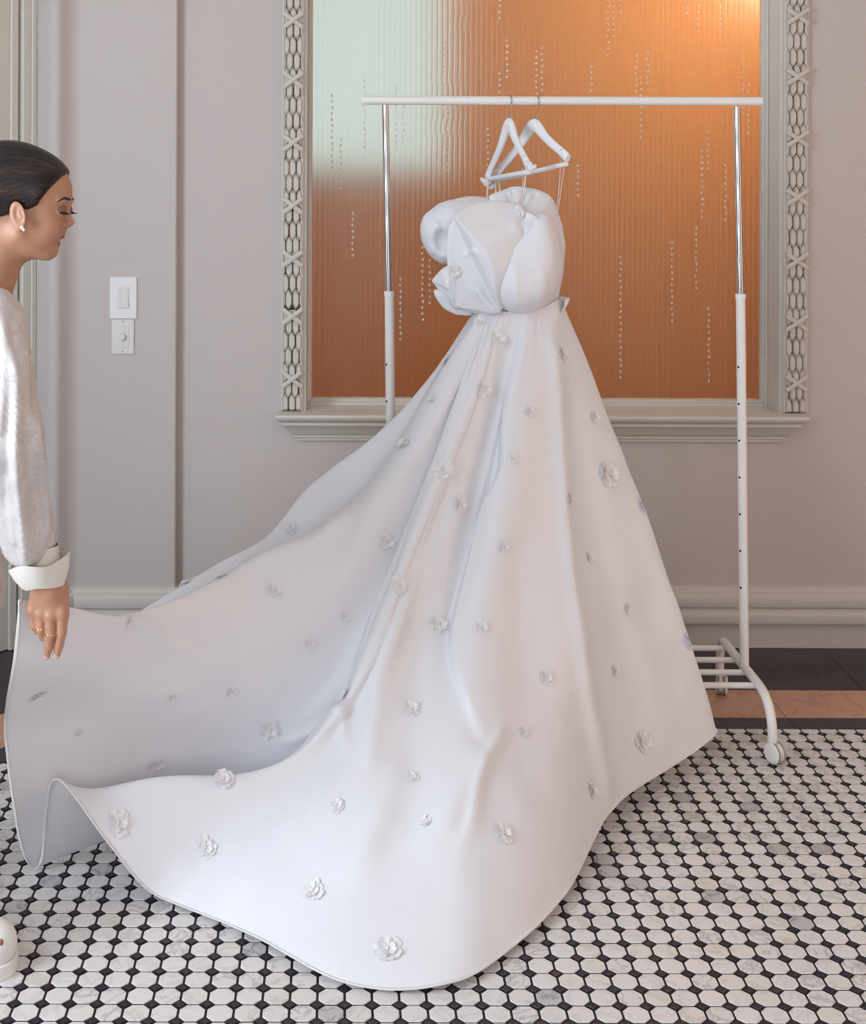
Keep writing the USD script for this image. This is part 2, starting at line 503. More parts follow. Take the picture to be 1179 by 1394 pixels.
def bevel_prism(pts, z0=-0.006, z1=0.0, inset=0.0008, drop=0.0008):
    """A flat stone with a small bevel around its top."""
    p = np.asarray(pts, float)
    c = p.mean(0)
    d = c - p; L = np.linalg.norm(d, axis=1, keepdims=True)
    q = p + d / L * inset * 1.2
    n = len(p)
    v = np.vstack([np.c_[q, np.full(n, z1)], np.c_[p, np.full(n, z1 - drop)], np.c_[p, np.full(n, z0)]])
    k = np.arange(n); kk = (k + 1) % n
    f = [np.stack([np.zeros(n - 2, int), k[1:-1], k[2:]], 1)]
    for a in (0, n):
        f += [np.stack([a + k, n + a + k, n + a + kk], 1), np.stack([a + k, n + a + kk, a + kk], 1)]
    return v, np.vstack(f)


# border slabs: strips cut by joints square to the wall
def strips(reg_out, reg_in, mat_, name, xj, step, seed):
    ring = reg_out.difference(reg_in.buffer(0.0005))
    pieces = [ring]
    cuts = []
    for k in range(-8, 9):
        x = xj + k * step
        cuts.append(LineString([(x, 3.3), (x, 5)]))
    for k in range(0, 9):
        c = A0 - SU * (0.25 + k * step)
        cuts.append(LineString([tuple(c - DN * 0.3), tuple(c + DN * 0.75)]))
    bis = np.array([math.cos(math.radians(112.5)), math.sin(math.radians(112.5))])
    cor = np.array([3.709 - 4.335, 3.709])
    cuts.append(LineString([tuple(cor + bis * 1.2), tuple(cor - bis * 0.02)]))
    for i, c in enumerate(cuts):
        if i < 17 and c.coords[0][0] < cor[0] - 0.05: continue
        if i >= 17 and i < len(cuts) - 1 and Polygon([tuple(cor), tuple(cor + bis * 2), (5, 5), (5, 3.7)]).intersects(c): continue
        nxt = []
        for p in pieces:
            r = ssplit(p, c)
            nxt += [g for g in r.geoms if g.geom_type == 'Polygon']
        pieces = nxt
    for p in pieces:
        q = p.buffer(-0.0009)
        for g in getattr(q, 'geoms', [q]):
            if g.is_empty or g.area < 1e-4: continue
            obj(name, extrude(g, -0.006, 0.0), mat_, fl, smooth=False)


strips(regs[1], regs[0], M['dark_stone'], 'border_strip', 1.27, 0.62, 1)
strips(regs[2], regs[1], M['pink_stone'], 'pink_marble_slab', 1.27, 0.62, 2)
strips(regs[3], regs[2], M['dark_stone'], 'dark_stone_slab', 1.57, 0.74, 3)

# the mosaic: octagons on a square grid, small square dots at their corners
cutc, gap, dd = 0.0126, 0.0023, 0.0092
hh = S / 2 - gap
octo = np.array([(-hh + cutc, -hh), (hh - cutc, -hh), (hh, -hh + cutc), (hh, hh - cutc), (hh - cutc, hh), (-hh + cutc, hh), (-hh, hh - cutc), (-hh, -hh + cutc)])
diam = np.array([(0, -dd), (dd, 0), (0, dd), (-dd, 0)])
nx0, nx1 = int((XL - G0[0]) / S) - 1, int((XR - G0[0]) / S) + 1
ny0, ny1 = int((YF - G0[1]) / S) - 1, int((3.709 - G0[1]) / S) + 1
mos = regs[0].buffer(-0.001)
mos_in = mos.buffer(-S * 0.52)
import shapely
dress_px = Polygon([(20, 800), (180, 830), (430, 655), (650, 430), (580, 350), (600, 280), (690, 250), (760, 280), (765, 420), (870, 670), (976, 992), (835, 1102), (770, 1210), (690, 1290), (620, 1332), (548, 1342), (470, 1332), (330, 1262), (215, 1215), (150, 1140), (45, 1178), (8, 1000)])
lists = {'o': [], 'd': []}
for kind, dx in (('o', 0.5), ('d', 0.0)):
    ii, jj = np.meshgrid(np.arange(nx0, nx1), np.arange(ny0, ny1), indexing='ij')
    c = G0 + S * (np.stack([ii, jj], -1).reshape(-1, 2) + dx)
    ok = shapely.contains_xy(mos, c[:, 0], c[:, 1])
    c = c[ok]
    full = shapely.contains_xy(mos_in, c[:, 0], c[:, 1])
    px = proj(np.c_[c, np.zeros(len(c))])
    vis = full & (px[:, 0] > -10) & (px[:, 0] < W + 10) & (px[:, 1] < HT + 8) & (c[:, 1] > 0.5) & ~shapely.contains_xy(dress_px, px[:, 0], px[:, 1])
    order = np.argsort(np.where(vis, c[:, 1], 1e9))
    chosen = order[:300]
    rest = np.setdiff1d(np.arange(len(c)), chosen)
    lists[kind] = (c, full, chosen, rest)


def stone(kind, c, full):
    p = c + (octo if kind == 'o' else diam)
    if not full:
        g = Polygon(p).intersection(mos)
        if g.is_empty or g.geom_type != 'Polygon' or g.area < 2e-5: return None
        p = np.array(g.exterior.coords)[:-1]
        if Polygon(p).exterior.is_ccw is False: p = p[::-1]
    return bevel_prism(p)


for kind, name in (('o', 'marble_tile'), ('d', 'dot_tile')):
    c, full, chosen, rest = lists[kind]
    r = np.random.default_rng(11)
    for k in chosen:
        u = r.random()
        if kind == 'o':
            m_ = M['tile'][0 if u < 0.55 else 1 if u < 0.77 else 2 if u < 0.965 else 3]
        else:
            m_ = M['dot'] if u > 0.05 or c[k][0] < 0 else M['dot_brown']
        v, f = stone(kind, c[k], full[k])
        v = v.copy(); v[:, 2] += r.normal(0, 0.00012)
        obj(name, (v, f), m_, fl, smooth=False)
    V, Fc, n = [], [], 0
    for k in rest:
        s_ = stone(kind, c[k], full[k])
        if s_ is None: continue
        V.append(s_[0]); Fc.append(s_[1] + n); n += len(s_[0])
    M['tile_field'] = mat('marble_field', {
        'g': ('geometry', {}),
        'sub': ('vector_math', {'math_type': 'subtract', 'vector2': (G0[0], G0[1], 0.0)}),
        'div': ('vector_math', {'math_type': 'scale', 'scale': 1.0 / S}),
        'fl': ('vector_math', {'math_type': 'floor'}),
        'sx': ('separate_xyz', {}), 'cx': ('combine_xyz', {}),
        'w': ('white_noise_texture', {'dimensions': '3D'}),
        'ws': ('vector_math', {'math_type': 'scale', 'scale': 9.0}),
        'add': ('vector_math', {'math_type': 'add'}),
        'n': ('noise_texture', {'scale': 10.0, 'detail': 6.0, 'roughness': 0.62, 'distortion': 1.2}),
        'r': ('rgb_ramp', {'ramp': [(0.0, (0.71, 0.69, 0.67)), (0.46, (0.71, 0.69, 0.67)), (0.5, (0.5, 0.48, 0.48)), (0.54, (0.71, 0.69, 0.67)), (1.0, (0.66, 0.64, 0.62))]}),
        't': ('rgb_ramp', {'ramp': [(0.0, (1, 1, 1)), (0.8, (0.96, 0.95, 0.94)), (0.93, (0.93, 0.90, 0.86)), (0.97, (0.72, 0.69, 0.68)), (1.0, (0.6, 0.58, 0.58))]}),
        'mx': ('mix', {'mix_type': 'multiply', 'fac': 1.0}),
        'p': ('principled_bsdf', {'roughness': 0.28})},
        [('g.position', 'sub.vector1'), ('sub.vector', 'div.vector1'), ('div.vector', 'fl.vector1'), ('fl.vector', 'sx.vector'), ('sx.x', 'cx.x'), ('sx.y', 'cx.y'), ('cx.vector', 'w.vector'),
         ('w.color', 'ws.vector1'), ('ws.vector', 'add.vector2'), ('g.position', 'add.vector1'), ('add.vector', 'n.vector'), ('n.fac', 'r.fac'), ('w.value', 't.fac'),
         ('r.color', 'mx.color1'), ('t.color', 'mx.color2'), ('mx.color', 'p.base_color')]) if kind == 'o' else M.get('tile_field')
    obj(name + '_field', (np.vstack(V), np.vstack(Fc)), M['tile_field'] if kind == 'o' else M['dot'], fl, smooth=False, kind='stuff')

# ------------------------------------------------------------------ window
win = thing('window_1', 'tall window of orange-lit reeded glass in the back wall', None, (0.666, YW, 0.74), kind='structure')
RD = 0.156
fr = []
# reveal boards and moulded inner frame
fr.append(rbox(WX0 - 0.004, WX0 + 0.012, YW - 0.006, YW + RD, WZ0, WZ1, 0.003))
fr.append(rbox(WX1 - 0.012, WX1 + 0.004, YW - 0.006, YW + RD, WZ0, WZ1, 0.003))
fr.append(rbox(WX0, WX1, YW - 0.006, YW + RD, WZ1 - 0.012, WZ1 + 0.02, 0.003))
obj('window_reveal', cat_(fr), M['trim'], win)
fr = []
for a, b in ((WX0 + 0.010, WX0 + 0.026), (WX1 - 0.026, WX1 - 0.010)):
    fr.append(rbox(a, b, YW + RD - 0.03, YW + RD + 0.008, WZ0 + 0.02, WZ1 - 0.01, 0.003))
for a, b in ((WX0 + 0.011, WX0 + 0.020), (WX1 - 0.020, WX1 - 0.011)):
    fr.append(rbox(a, b, YW + RD - 0.048, YW + RD - 0.028, WZ0 + 0.02, WZ1 - 0.01, 0.003))
fr.append(rbox(WX0 + 0.026, WX1 - 0.026, YW + RD - 0.03, YW + RD + 0.008, 0.752, 0.778, 0.003))
fr.append(rbox(WX0 + 0.020, WX1 - 0.020, YW + RD - 0.048, YW + RD - 0.028, 0.752, 0.769, 0.003))
fr.append(rbox(WX0 + 0.026, WX1 - 0.026, YW + RD - 0.03, YW + RD + 0.008, WZ1 - 0.03, WZ1 - 0.01, 0.003))
obj('window_frame', cat_(fr), M['trim'], win)
# sill: a moulded ledge returned at its ends
SX0, SX1 = -0.118, 1.428
sp = [(0.0, 0.665), (0.012, 0.665), (0.014, 0.674), (0.020, 0.677), (0.020, 0.683), (0.030, 0.690), (0.036, 0.700), (0.046, 0.712), (0.058, 0.722), (0.058, 0.730), (0.066, 0.737), (0.076, 0.742), (0.080, 0.750), (0.078, 0.757), (0.072, 0.760), (0.0, 0.760)]
sill = moulding(sp, [(SX0, YW + 0.001), (SX0, YW), (SX1, YW), (SX1, YW + 0.001)])
obj('window_sill', cat_([sill, box(WX0, WX1, YW - 0.001, YW + RD, 0.735, 0.760)]), M['trim'], win)

# reeded glass
GX0, GX1, GZ0, GZ1, GY = WX0 + 0.024, WX1 - 0.024, 0.774, WZ1 - 0.02, YW + RD - 0.006
nxg, nzg = 680, 150
gx, gz = np.meshgrid(np.linspace(GX0, GX1, nxg), np.linspace(GZ0, GZ1, nzg), indexing='ij')
wig = np.zeros_like(gx)
for cx_, cz_, rx_, rz_, am in ((0.36, 1.75, 0.07, 0.10, 0.005), (0.06, 2.05, 0.03, 0.10, 0.006), (0.06, 1.66, 0.05, 0.06, 0.004), (0.42, 2.06, 0.03, 0.08, 0.005), (1.0, 2.06, 0.04, 0.10, 0.007), (0.85, 1.72, 0.03, 0.06, 0.005), (1.20, 1.86, 0.04, 0.08, 0.005), (0.62, 2.1, 0.03, 0.08, 0.005)):
    wig += am * np.exp(-((gx - cx_) / rx_) ** 2 - ((gz - cz_) / rz_) ** 2) * (np.sin(gz * 70 + gx * 9) + 0.4 * np.sin(gz * 41 + 1.3))
ph = (gx + wig) / 0.0176
tri = np.abs((ph % 1.0) - 0.5) * 2                      # 0 in the middle of a reed, 1 in the groove
hgt = 0.0004 * (1 - tri ** 2.2) - 0.0008 * np.exp(-((1 - tri) / 0.13) ** 2)
gy = GY - 0.002 - hgt
v0 = np.stack([gx, gy, gz], -1).reshape(-1, 3)
i, j = np.meshgrid(np.arange(nxg - 1), np.arange(nzg - 1), indexing='ij')
q = np.stack([i * nzg + j, (i + 1) * nzg + j, (i + 1) * nzg + j + 1, i * nzg + j + 1], -1).reshape(-1, 4)
nb = len(v0)
ring = np.r_[np.arange(nxg) * nzg, (nxg - 1) * nzg + np.arange(1, nzg), (np.arange(nxg - 2, -1, -1)) * nzg + nzg - 1, np.arange(nzg - 2, 0, -1)]
vb = v0[ring].copy(); vb[:, 1] = GY + 0.003
cb = np.array([[(GX0 + GX1) / 2, GY + 0.003, (GZ0 + GZ1) / 2]])
k = np.arange(len(ring)); kk = (k + 1) % len(ring)
fs = np.vstack([q[:, [0, 1, 2]], q[:, [0, 2, 3]], np.stack([ring[k], nb + k, nb + kk], 1)[:, ::-1] * 1, np.stack([ring[k], nb + kk, ring[kk]], 1)[:, ::-1] * 1])
fs = np.vstack([fs, np.stack([nb + k, nb + kk, np.full(len(k), nb + len(ring))], 1)[:, ::-1]])
pane = trimesh.Trimesh(np.vstack([v0, vb, cb]), fs, process=False)
if pane.volume < 0: pane.invert()
M['glass'] = mat('reeded_glass', {
    'g': ('geometry', {}), 'n': ('noise_texture', {'scale': 450.0, 'detail': 2.0}),
    'b': ('bump', {'strength': 0.35, 'distance': 0.0006}),
    'p': ('principled_bsdf', {'base_color': (0.98, 0.97, 0.95), 'roughness': 0.34, 'transmission_weight': 1.0, 'ior': 1.42})},
    [('g.position', 'n.vector'), ('n.fac', 'b.height'), ('b.normal', 'p.normal')])
obj('glass_pane', pane, M['glass'], win, smooth=40)
# little beads pressed into the glass in upright rows
dots = []
for px_, y0_, y1_ in ((605, 50, 125), (610, 150, 240), (540, 120, 210), (497, 110, 215), (549, 145, 200), (464, 190, 260), (452, 130, 230), (680, 0, 28), (690, 55, 105), (828, 0, 80), (836, 0, 50), (845, 0, 22), (867, 75, 130), (873, 105, 190), (882, 72, 120), (951, 0, 42), (981, 0, 48), (1012, 80, 160), (1019, 115, 185), (805, 90, 130), (956, 205, 300), (964, 180, 230), (988, 225, 300), (787, 225, 270), (680, 100, 130), (730, 70, 130), (738, 65, 125), (664, 175, 250), (936, 0, 20), (915, 330, 440), (965, 420, 520), (575, 320, 440), (585, 330, 420), (845, 350, 520), (480, 290, 350), (622, 300, 380), (948, 310, 400), (545, 380, 470)):
    for y_ in np.arange(y0_, y1_, 8.2):
        c = P(px_ + 0.6 * math.sin(y_), y_, GY - 0.003)
        s_ = trimesh.creation.icosphere(1, 1.0)
        s_.apply_scale([0.0034, 0.0022, 0.0058])
        s_.apply_translation(c)
        dots.append(s_)
M['bead'] = mat('glass_bead', {'p': ('principled_bsdf', {'base_color': (1, 0.98, 0.94), 'roughness': 0.05, 'transmission_weight': 0.85, 'ior': 1.5, 'coat_weight': 0.5})})
obj('pressed_beads', cat_(dots), M['bead'], win, smooth=True, kind='stuff')

# carved strips of laurel leaves crossed by ribbons
def carved_strip(xc, x0, x1, label, ycross):
    t = thing(numbered('x', 'trim') if False else ('trim_1' if x0 < 0 else 'trim_2'), label, None, ((x0 + x1) / 2, YW, 0.76), kind='structure')
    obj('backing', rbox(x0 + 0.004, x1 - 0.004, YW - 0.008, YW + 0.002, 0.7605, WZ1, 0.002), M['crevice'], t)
    obj('edge_bead', cat_([rbox(x0 - 0.002, x0 + 0.0085, YW - 0.016, YW + 0.002, 0.7605, WZ1, 0.003), rbox(x1 - 0.0085, x1 + 0.002, YW - 0.016, YW + 0.002, 0.7605, WZ1, 0.003)]), M['carved'], t)
    hw = (x1 - x0) / 2 - 0.006
    w, a, h_ = 0.0225, 0.036, 0.015
    g_ = 0.0005
    r = np.random.default_rng(int(abs(xc) * 1000))
    zs = sorted(H - (y - CY) / F * YW for y in ycross)
    while zs[-1] < WZ1 - 0.1: zs.append(zs[-1] + 0.194)
    zs.insert(0, zs[0] - 0.194)
    clip = sbox(xc - hw, 0.762, xc + hw, WZ1 - 0.005)

    def leaf(cx, cz, mid=0.0):
        hx = w / 2 - g_
        jit = r.normal(0, 0.0007, 2)
        pts = [(0, -a / 2 - h_ + g_ * 1.2), (hx * 0.72, -a / 2 - h_ * 0.35), (hx, -a / 2 + 0.004), (hx, a / 2 - 0.004), (hx * 0.72, a / 2 + h_ * 0.35), (0, a / 2 + h_ - g_ * 1.2), (-hx * 0.72, a / 2 + h_ * 0.35), (-hx, a / 2 - 0.004), (-hx, -a / 2 + 0.004), (-hx * 0.72, -a / 2 - h_ * 0.35)]
        pts = np.array(pts) + (cx + jit[0], cz + jit[1])
        g = Polygon(pts).intersection(clip)
        if g.is_empty or g.geom_type != 'Polygon' or g.area < 4e-5: return
        p = np.array(g.exterior.coords)[:-1]
        if not g.exterior.is_ccw: p = p[::-1]
        c = np.array([cx, cz]); n = len(p)
        edge = YW - 0.0125
        p2 = p * 0.72 + np.clip(c, [xc - hw, 0.762], [xc + hw, WZ1]) * 0.28
        bulge = YW - 0.019 - 0.004 * math.cos((cx - xc) / hw * 1.2)
        v = np.vstack([np.c_[p[:, 0], np.full(n, YW - 0.006), p[:, 1]], np.c_[p[:, 0], np.full(n, edge), p[:, 1]], np.c_[p2[:, 0], np.full(n, bulge), p2[:, 1]], [[p2[:, 0].mean(), bulge - 0.001, p2[:, 1].mean()]]])
        k = np.arange(n); kk = (k + 1) % n
        f = []
        for b in (0, n):
            f += [np.stack([b + k, b + kk, n + b + kk], 1), np.stack([b + k, n + b + kk, n + b + k], 1)]
        f.append(np.stack([2 * n + k, 2 * n + kk, np.full(n, 3 * n)], 1))
        obj('leaf', (v, np.vstack(f)), M['carved'], t, smooth=50)

    for k, z in enumerate(zs):
        top = zs[k + 1] if k + 1 < len(zs) else WZ1 + 0.1
        pitch = (top - z) / 3.7
        rows = 0
        zz = top - 0.030
        while zz > z + 0.004:
            xs = (-0.5, 0.5, -1.5, 1.5) if rows % 2 == 0 else (-1, 0, 1)
            for q_ in xs: leaf(xc + q_ * w, zz)
            zz -= a + h_; rows += 1
        if z < 0.765 or z > WZ1 - 0.05: continue
        obj('ribbon_ground', cat_([rbox(xc - hw, xc - hw + 0.016, YW - 0.0135, YW - 0.002, z - 0.016, z + 0.016, 0.002), rbox(xc + hw - 0.016, xc + hw, YW - 0.0135, YW - 0.002, z - 0.016, z + 0.016, 0.002), rbox(xc - 0.012, xc + 0.012, YW - 0.014, YW - 0.002, z - 0.012, z + 0.020, 0.002)]), M['carved'], t)
        for s_ in (-1, 1):
            p0, p1 = np.array([xc - hw - 0.002, z - s_ * 0.023]), np.array([xc + hw + 0.002, z + s_ * 0.023])
            pp = [(p0[0] + (p1[0] - p0[0]) * u, YW - 0.026 - 0.004 * math.sin(u * math.pi) - (0.003 if s_ > 0 else 0), p0[1] + (p1[1] - p0[1]) * u) for u in np.linspace(0, 1, 9)]
            obj('crossed_ribbon', sweep(pp, 0.0074, 8, 0.5, up=(0, 1, 0)), M['carved'], t, smooth=50)


carved_strip((399 - CX) / F * YW, -0.181, -0.112, 'carved laurel strip with crossed ribbons left of the window', (29, 110, 195, 280, 352, 430, 515))
carved_strip((1082 - CX) / F * YW, 1.444, 1.520, 'carved laurel strip with crossed ribbons right of the window', (21, 103, 187, 266, 352, 436, 518))

# the room beyond the glass: orange walls, a lamp and a window of its own
M['orange'] = plain('orange_paint', (0.60, 0.305, 0.10), 0.7)
BX0, BX1, BY1 = -1.0, 2.3, 6.1
structure('wall_beyond', cat_([box(BX0, BX1, BY1, BY1 + 0.08, -0.05, ZC), box(BX0 - 0.08, BX0, YW + 0.19, BY1 + 0.08, -0.05, ZC), box(BX1, BX1 + 0.08, YW + 0.19, BY1 + 0.08, -0.05, ZC)]), M['orange'], label='orange painted wall of the room behind the glass')
structure('floor_beyond', box(BX0, BX1, YW + 0.2, BY1, -0.06, 0.0), M['orange'])
M['day'] = mat('daylit_pane', {'e': ('emission', {'color': (0.86, 1.0, 0.93), 'strength': 0.9})}, surface='e.emission')
w2 = thing('window_2', 'pale daylit window seen blurred through the upper left of the reeded glass', None, (-0.1, BY1, 2.1), kind='structure')
obj('daylit_pane', box(-0.62, 0.48, BY1 - 0.012, BY1 - 0.004, 1.56, 2.95), M['day'], w2)
obj('window_frame', cat_([rbox(-0.66, 0.52, BY1 - 0.03, BY1, 1.51, 1.56), rbox(-0.66, -0.62, BY1 - 0.03, BY1, 1.56, 2.99), rbox(0.48, 0.52, BY1 - 0.03, BY1, 1.56, 2.99), rbox(-0.62, 0.48, BY1 - 0.03, BY1, 2.95, 2.99)]), M['trim'], w2)
lamp = thing('pendant_lamp', 'glowing pendant lamp beyond the upper right of the reeded glass', 'lamp', (1.75, 5.3, 2.25))
M['lamp'] = mat('lamp_globe', {'e': ('emission', {'color': (1.0, 0.72, 0.42), 'strength': 56.0})}, surface='e.emission')
s_ = trimesh.creation.icosphere(3, 0.12); s_.apply_translation((1.75, 5.3, 2.42))
obj('globe', s_, M['lamp'], lamp, smooth=True)
obj('cord', sweep([(1.75, 5.3, 2.54), (1.75, 5.3, ZC)], 0.004, 8), M['black'], lamp)
lm2 = UsdLux.SphereLight.Define(stage, '/World/back_room_ceiling_lamp')  # extra unseen light added to brighten the orange room; no fitting is built
lm2.CreateRadiusAttr(0.12); lm2.CreateIntensityAttr(15.0); lm2.CreateColorAttr(Gf.Vec3f(1.0, 0.78, 0.52))
lm2.AddTranslateOp().Set(Gf.Vec3d(0.45, 5.0, 2.95))

# ------------------------------------------------------------------ switches on the pilaster
def plate_box(x0, y0, x1, y1, d0, d1, r=0.002):
    a, b = P(x0, y1, YP), P(x1, y0, YP)
    return rbox(a[0], b[0], YP - d1, YP - d0, a[2], b[2], r)


sw = thing('light_switch', 'white rocker light switch on the pilaster, above the dimmer', 'light switch', P(168, 405, YP))
obj('plate', plate_box(149.5, 377, 187, 434, -0.002, 0.006, 0.003), M['switch'], sw)
obj('rocker_frame', plate_box(159, 389, 177, 420, 0.004, 0.0075, 0.001), M['switch'], sw)
rk = plate_box(160.5, 390.5, 175.5, 418.5, 0.004, 0.010, 0.001)
rk.vertices[:, 1] += (rk.vertices[:, 2] - P(168, 405, YP)[2]) * 0.06
obj('rocker', rk, M['dimmer'], sw)
dm = thing('dimmer_switch', 'off-white dimmer plate with round knob below the rocker switch', 'dimmer', P(167, 458, YP))
obj('plate', plate_box(152, 434.6, 183, 482, -0.002, 0.005, 0.002), M['dimmer'], dm)
obj('inner_plate', plate_box(158.5, 442, 176, 473, 0.004, 0.0062, 0.001), M['dimmer'], dm)
kc = P(167, 458.5, YP)
obj('knob', lathe([(0, 0.017), (0.008, 0.017), (0.0105, 0.0155), (0.0120, 0.005), (0.0150, 0.0045), (0.0150, 0.0)], kc, kc - [0, 1, 0]), M['dimmer'], dm)
for sx, sy in ((167.5, 437.8), (167, 478.5)):
    c = P(sx, sy, YP - 0.005)
    obj('screw', lathe([(0, 0.0016), (0.002, 0.0012), (0.0026, 0.0)], c, c - [0, 1, 0], 12), M['screw'], dm)

# ================================================================== clothes rack
YR = 3.72
rack = thing('clothes_rack', 'white rolling clothes rack with chrome uprights in front of the window', 'clothes rack', (0.62, YR, 0))
r0, r1 = P(492.5, 136.5, YR), P(1038, 138, YR)
pr = [(0, 0.0), (0.0095, 0.0), (0.0120, 0.002), (0.0122, 0.004), (0.0122, np.linalg.norm(r1 - r0) - 0.004), (0.0120, np.linalg.norm(r1 - r0) - 0.002), (0.0095, np.linalg.norm(r1 - r0)), (0, np.linalg.norm(r1 - r0))]
obj('top_rail', lathe(pr, r0, r1, 24), M['rack'], rack)
posts = []
for top, joint, bottom in (((524.5, 143, YR), (529.8, 397.5, YR), (535, 905, YR)), ((1003, 145, YR), (1008.2, 401, YR), (1013.5, 905, YR))):
    a, b, c = P(*top), P(*joint), P(*bottom)
    c[2] = 0.150
    obj('chrome_tube', lathe([(0, 0), (0.0092, 0), (0.0092, np.linalg.norm(b - a) + 0.02), (0, np.linalg.norm(b - a) + 0.02)], a, b, 20), M['chrome'], rack, label='chrome upper tube')
    L = np.linalg.norm(c - b)
    po = obj('post', lathe([(0.0094, 0.0), (0.0128, 0.0), (0.0128, L), (0, L)], b, c, 24), M['rack'], rack)
    obj('post_collar', lathe([(0.0095, -0.003), (0.0140, -0.002), (0.0145, 0.004), (0.0140, 0.012), (0.0125, 0.013)], b, c, 24), M['rack'], po)
    d = (c - b) / L
    for z_ in np.arange(0.20, L - 0.2, 0.1015):
        q = b + d * z_
        n_ = np.array([-0.80, -0.6, 0])
        obj('adjustment_hole', lathe([(0, 0.0007), (0.0032, 0.0005), (0.0032, -0.003), (0, -0.003)], q + n_ * 0.0128, q + n_ * 0.03, 10), M['black'], po, label='black adjustment hole')
    posts.append((a, b, c))
    x = c[0]
    arch = smooth_path([(x, 3.955, 0.055), (x, 3.957, 0.115), (x, 3.935, 0.160), (x, 3.88, 0.168), (x, 3.72, 0.166), (x + 0.001, 3.60, 0.164), (x + 0.002, 3.535, 0.150), (x + 0.004, 3.502, 0.112), (x + 0.005, 3.495, 0.055)], 40)
    obj('foot_frame', sweep(arch, 0.0125, 14), M['rack'], rack)
    for cy_, nm in ((3.955, 0), (3.495, 1)):
        cx_ = x + (0.005 if nm else 0)
        ang = 0.45 if nm else -0.35
        ax = np.array([math.cos(ang), math.sin(ang), 0])
        cc = np.array([cx_ + 0.006, cy_ - 0.004 if nm else cy_ + 0.004, 0.0275])
        cst = obj('castor', cat_([lathe([(0.004, -0.004), (0.0235, -0.004), (0.0235, 0.004), (0.004, 0.004)], cc, cc + ax), sweep([(cx_, cy_, 0.036), (cx_, cy_, 0.062)], 0.007, 10)]), M['rack'], rack)
        for s_ in (-1, 1):
            w_ = [(0.0, 0.0175), (0.006, 0.0178), (0.0175, 0.0160), (0.020, 0.0165), (0.0255, 0.0145), (0.0275, 0.012), (0.0275, 0.006), (0.025, 0.0045), (0.004, 0.0045)]
            obj('wheel', lathe(w_, cc, cc + ax * s_, 28), M['rack'], cst)
            obj('tyre', lathe([(0.0268, 0.0128), (0.0279, 0.0118), (0.0279, 0.0062), (0.0268, 0.0052)], cc, cc + ax * s_, 28), M['grey_tyre'], cst, label='grey tyre')
for yb in (3.895, 3.80, 3.705, 3.61):
    obj('shelf_bar', sweep([(posts[0][2][0], yb, 0.157), (posts[1][2][0], yb, 0.157)], 0.0082, 14), M['rack'], rack)

# ================================================================== hangers
M['hook'] = mat('hook_wire', {'p': ('principled_bsdf', {'base_color': (0.5, 0.48, 0.46), 'metallic': 1.0, 'roughness': 0.25})})


def hanger(label, apex, left, right, barl, barr, hookx):
    ap, le, ri = P(*apex), P(*left), P(*right)
    t = thing('clothes_hanger', label, 'hanger', ap, group=None)
    up = np.array([0, 0, 1.0])
    pts = [le, le * 0.72 + ap * 0.28 + up * 0.002, le * 0.30 + ap * 0.70 + up * 0.003, ap + up * 0.004, ri * 0.30 + ap * 0.70 + up * 0.003, ri * 0.72 + ap * 0.28 + up * 0.002, ri]
    pth = smooth_path(pts, 48)
    u = np.linspace(-1, 1, 48)
    rad = 0.012 + 0.008 * np.exp(-(u / 0.35) ** 2) + 0.002 * np.exp(-((abs(u) - 0.95) / 0.1) ** 2)
    pln = np.cross(ri - le, up); pln /= np.linalg.norm(pln)
    obj('body', sweep(pth, rad, 16, 0.55, up=tuple(np.cross(pln, [0, 0, 1.0]) * 0 + pln)), M['hanger'], t, smooth=60)
    b0, b1 = P(*barl), P(*barr)
    obj('trouser_bar', sweep([b0, b0 * 0.5 + b1 * 0.5, b1], 0.0068, 12), M['hanger'], t)
    for e, s_ in ((le, -1), (ri, 1)):
        q = e * 0.86 + ap * 0.14 + up * 0.0105
        d_ = (ri - le) / np.linalg.norm(ri - le)
        obj('notch', sweep([q - pln * 0.0055, q + pln * 0.0055], 0.0028, 8), M['screw'], t)
    # wire hook over the rail
    hk = P(hookx[0], hookx[1], YR)
    top = hk + up * 0.0
    rr = 0.0150
    ang = np.linspace(-0.9, math.pi * 1.18, 22)
    d_ = np.array([0.25, -0.97, 0.0])
    ctr = np.array([hk[0], YR, r0[2]])
    arc = [ctr + rr * (math.cos(q) * d_ * -1 + math.sin(q) * up) for q in ang[::-1]]
    arc = arc[::-1]
    neck = ap + up * 0.012
    path = np.vstack([arc, smooth_path([arc[-1], (arc[-1] * 0.5 + neck * 0.5) + np.array([0.004, 0, 0]), neck - up * 0.01], 10)[1:]])
    obj('hook', sweep(path, 0.0016, 8), M['hook'], t)
    return ap, le, ri


hg1 = hanger('white wooden hanger nearer the middle of the rail, left of its pair', (693, 172, 3.72), (664, 241, 3.88), (719, 226, 3.55), (664, 244, 3.875), (719, 234, 3.555), (693.5, 133))
hg2 = hanger('white wooden hanger reaching furthest right, right of its pair', (727, 173, 3.72), (672, 243, 3.90), (773, 216, 3.56), (673, 247, 3.895), (771, 223, 3.565), (730.5, 133))

# ================================================================== wedding dress
from scipy.interpolate import CubicSpline, PchipInterpolator
from scipy.spatial import cKDTree


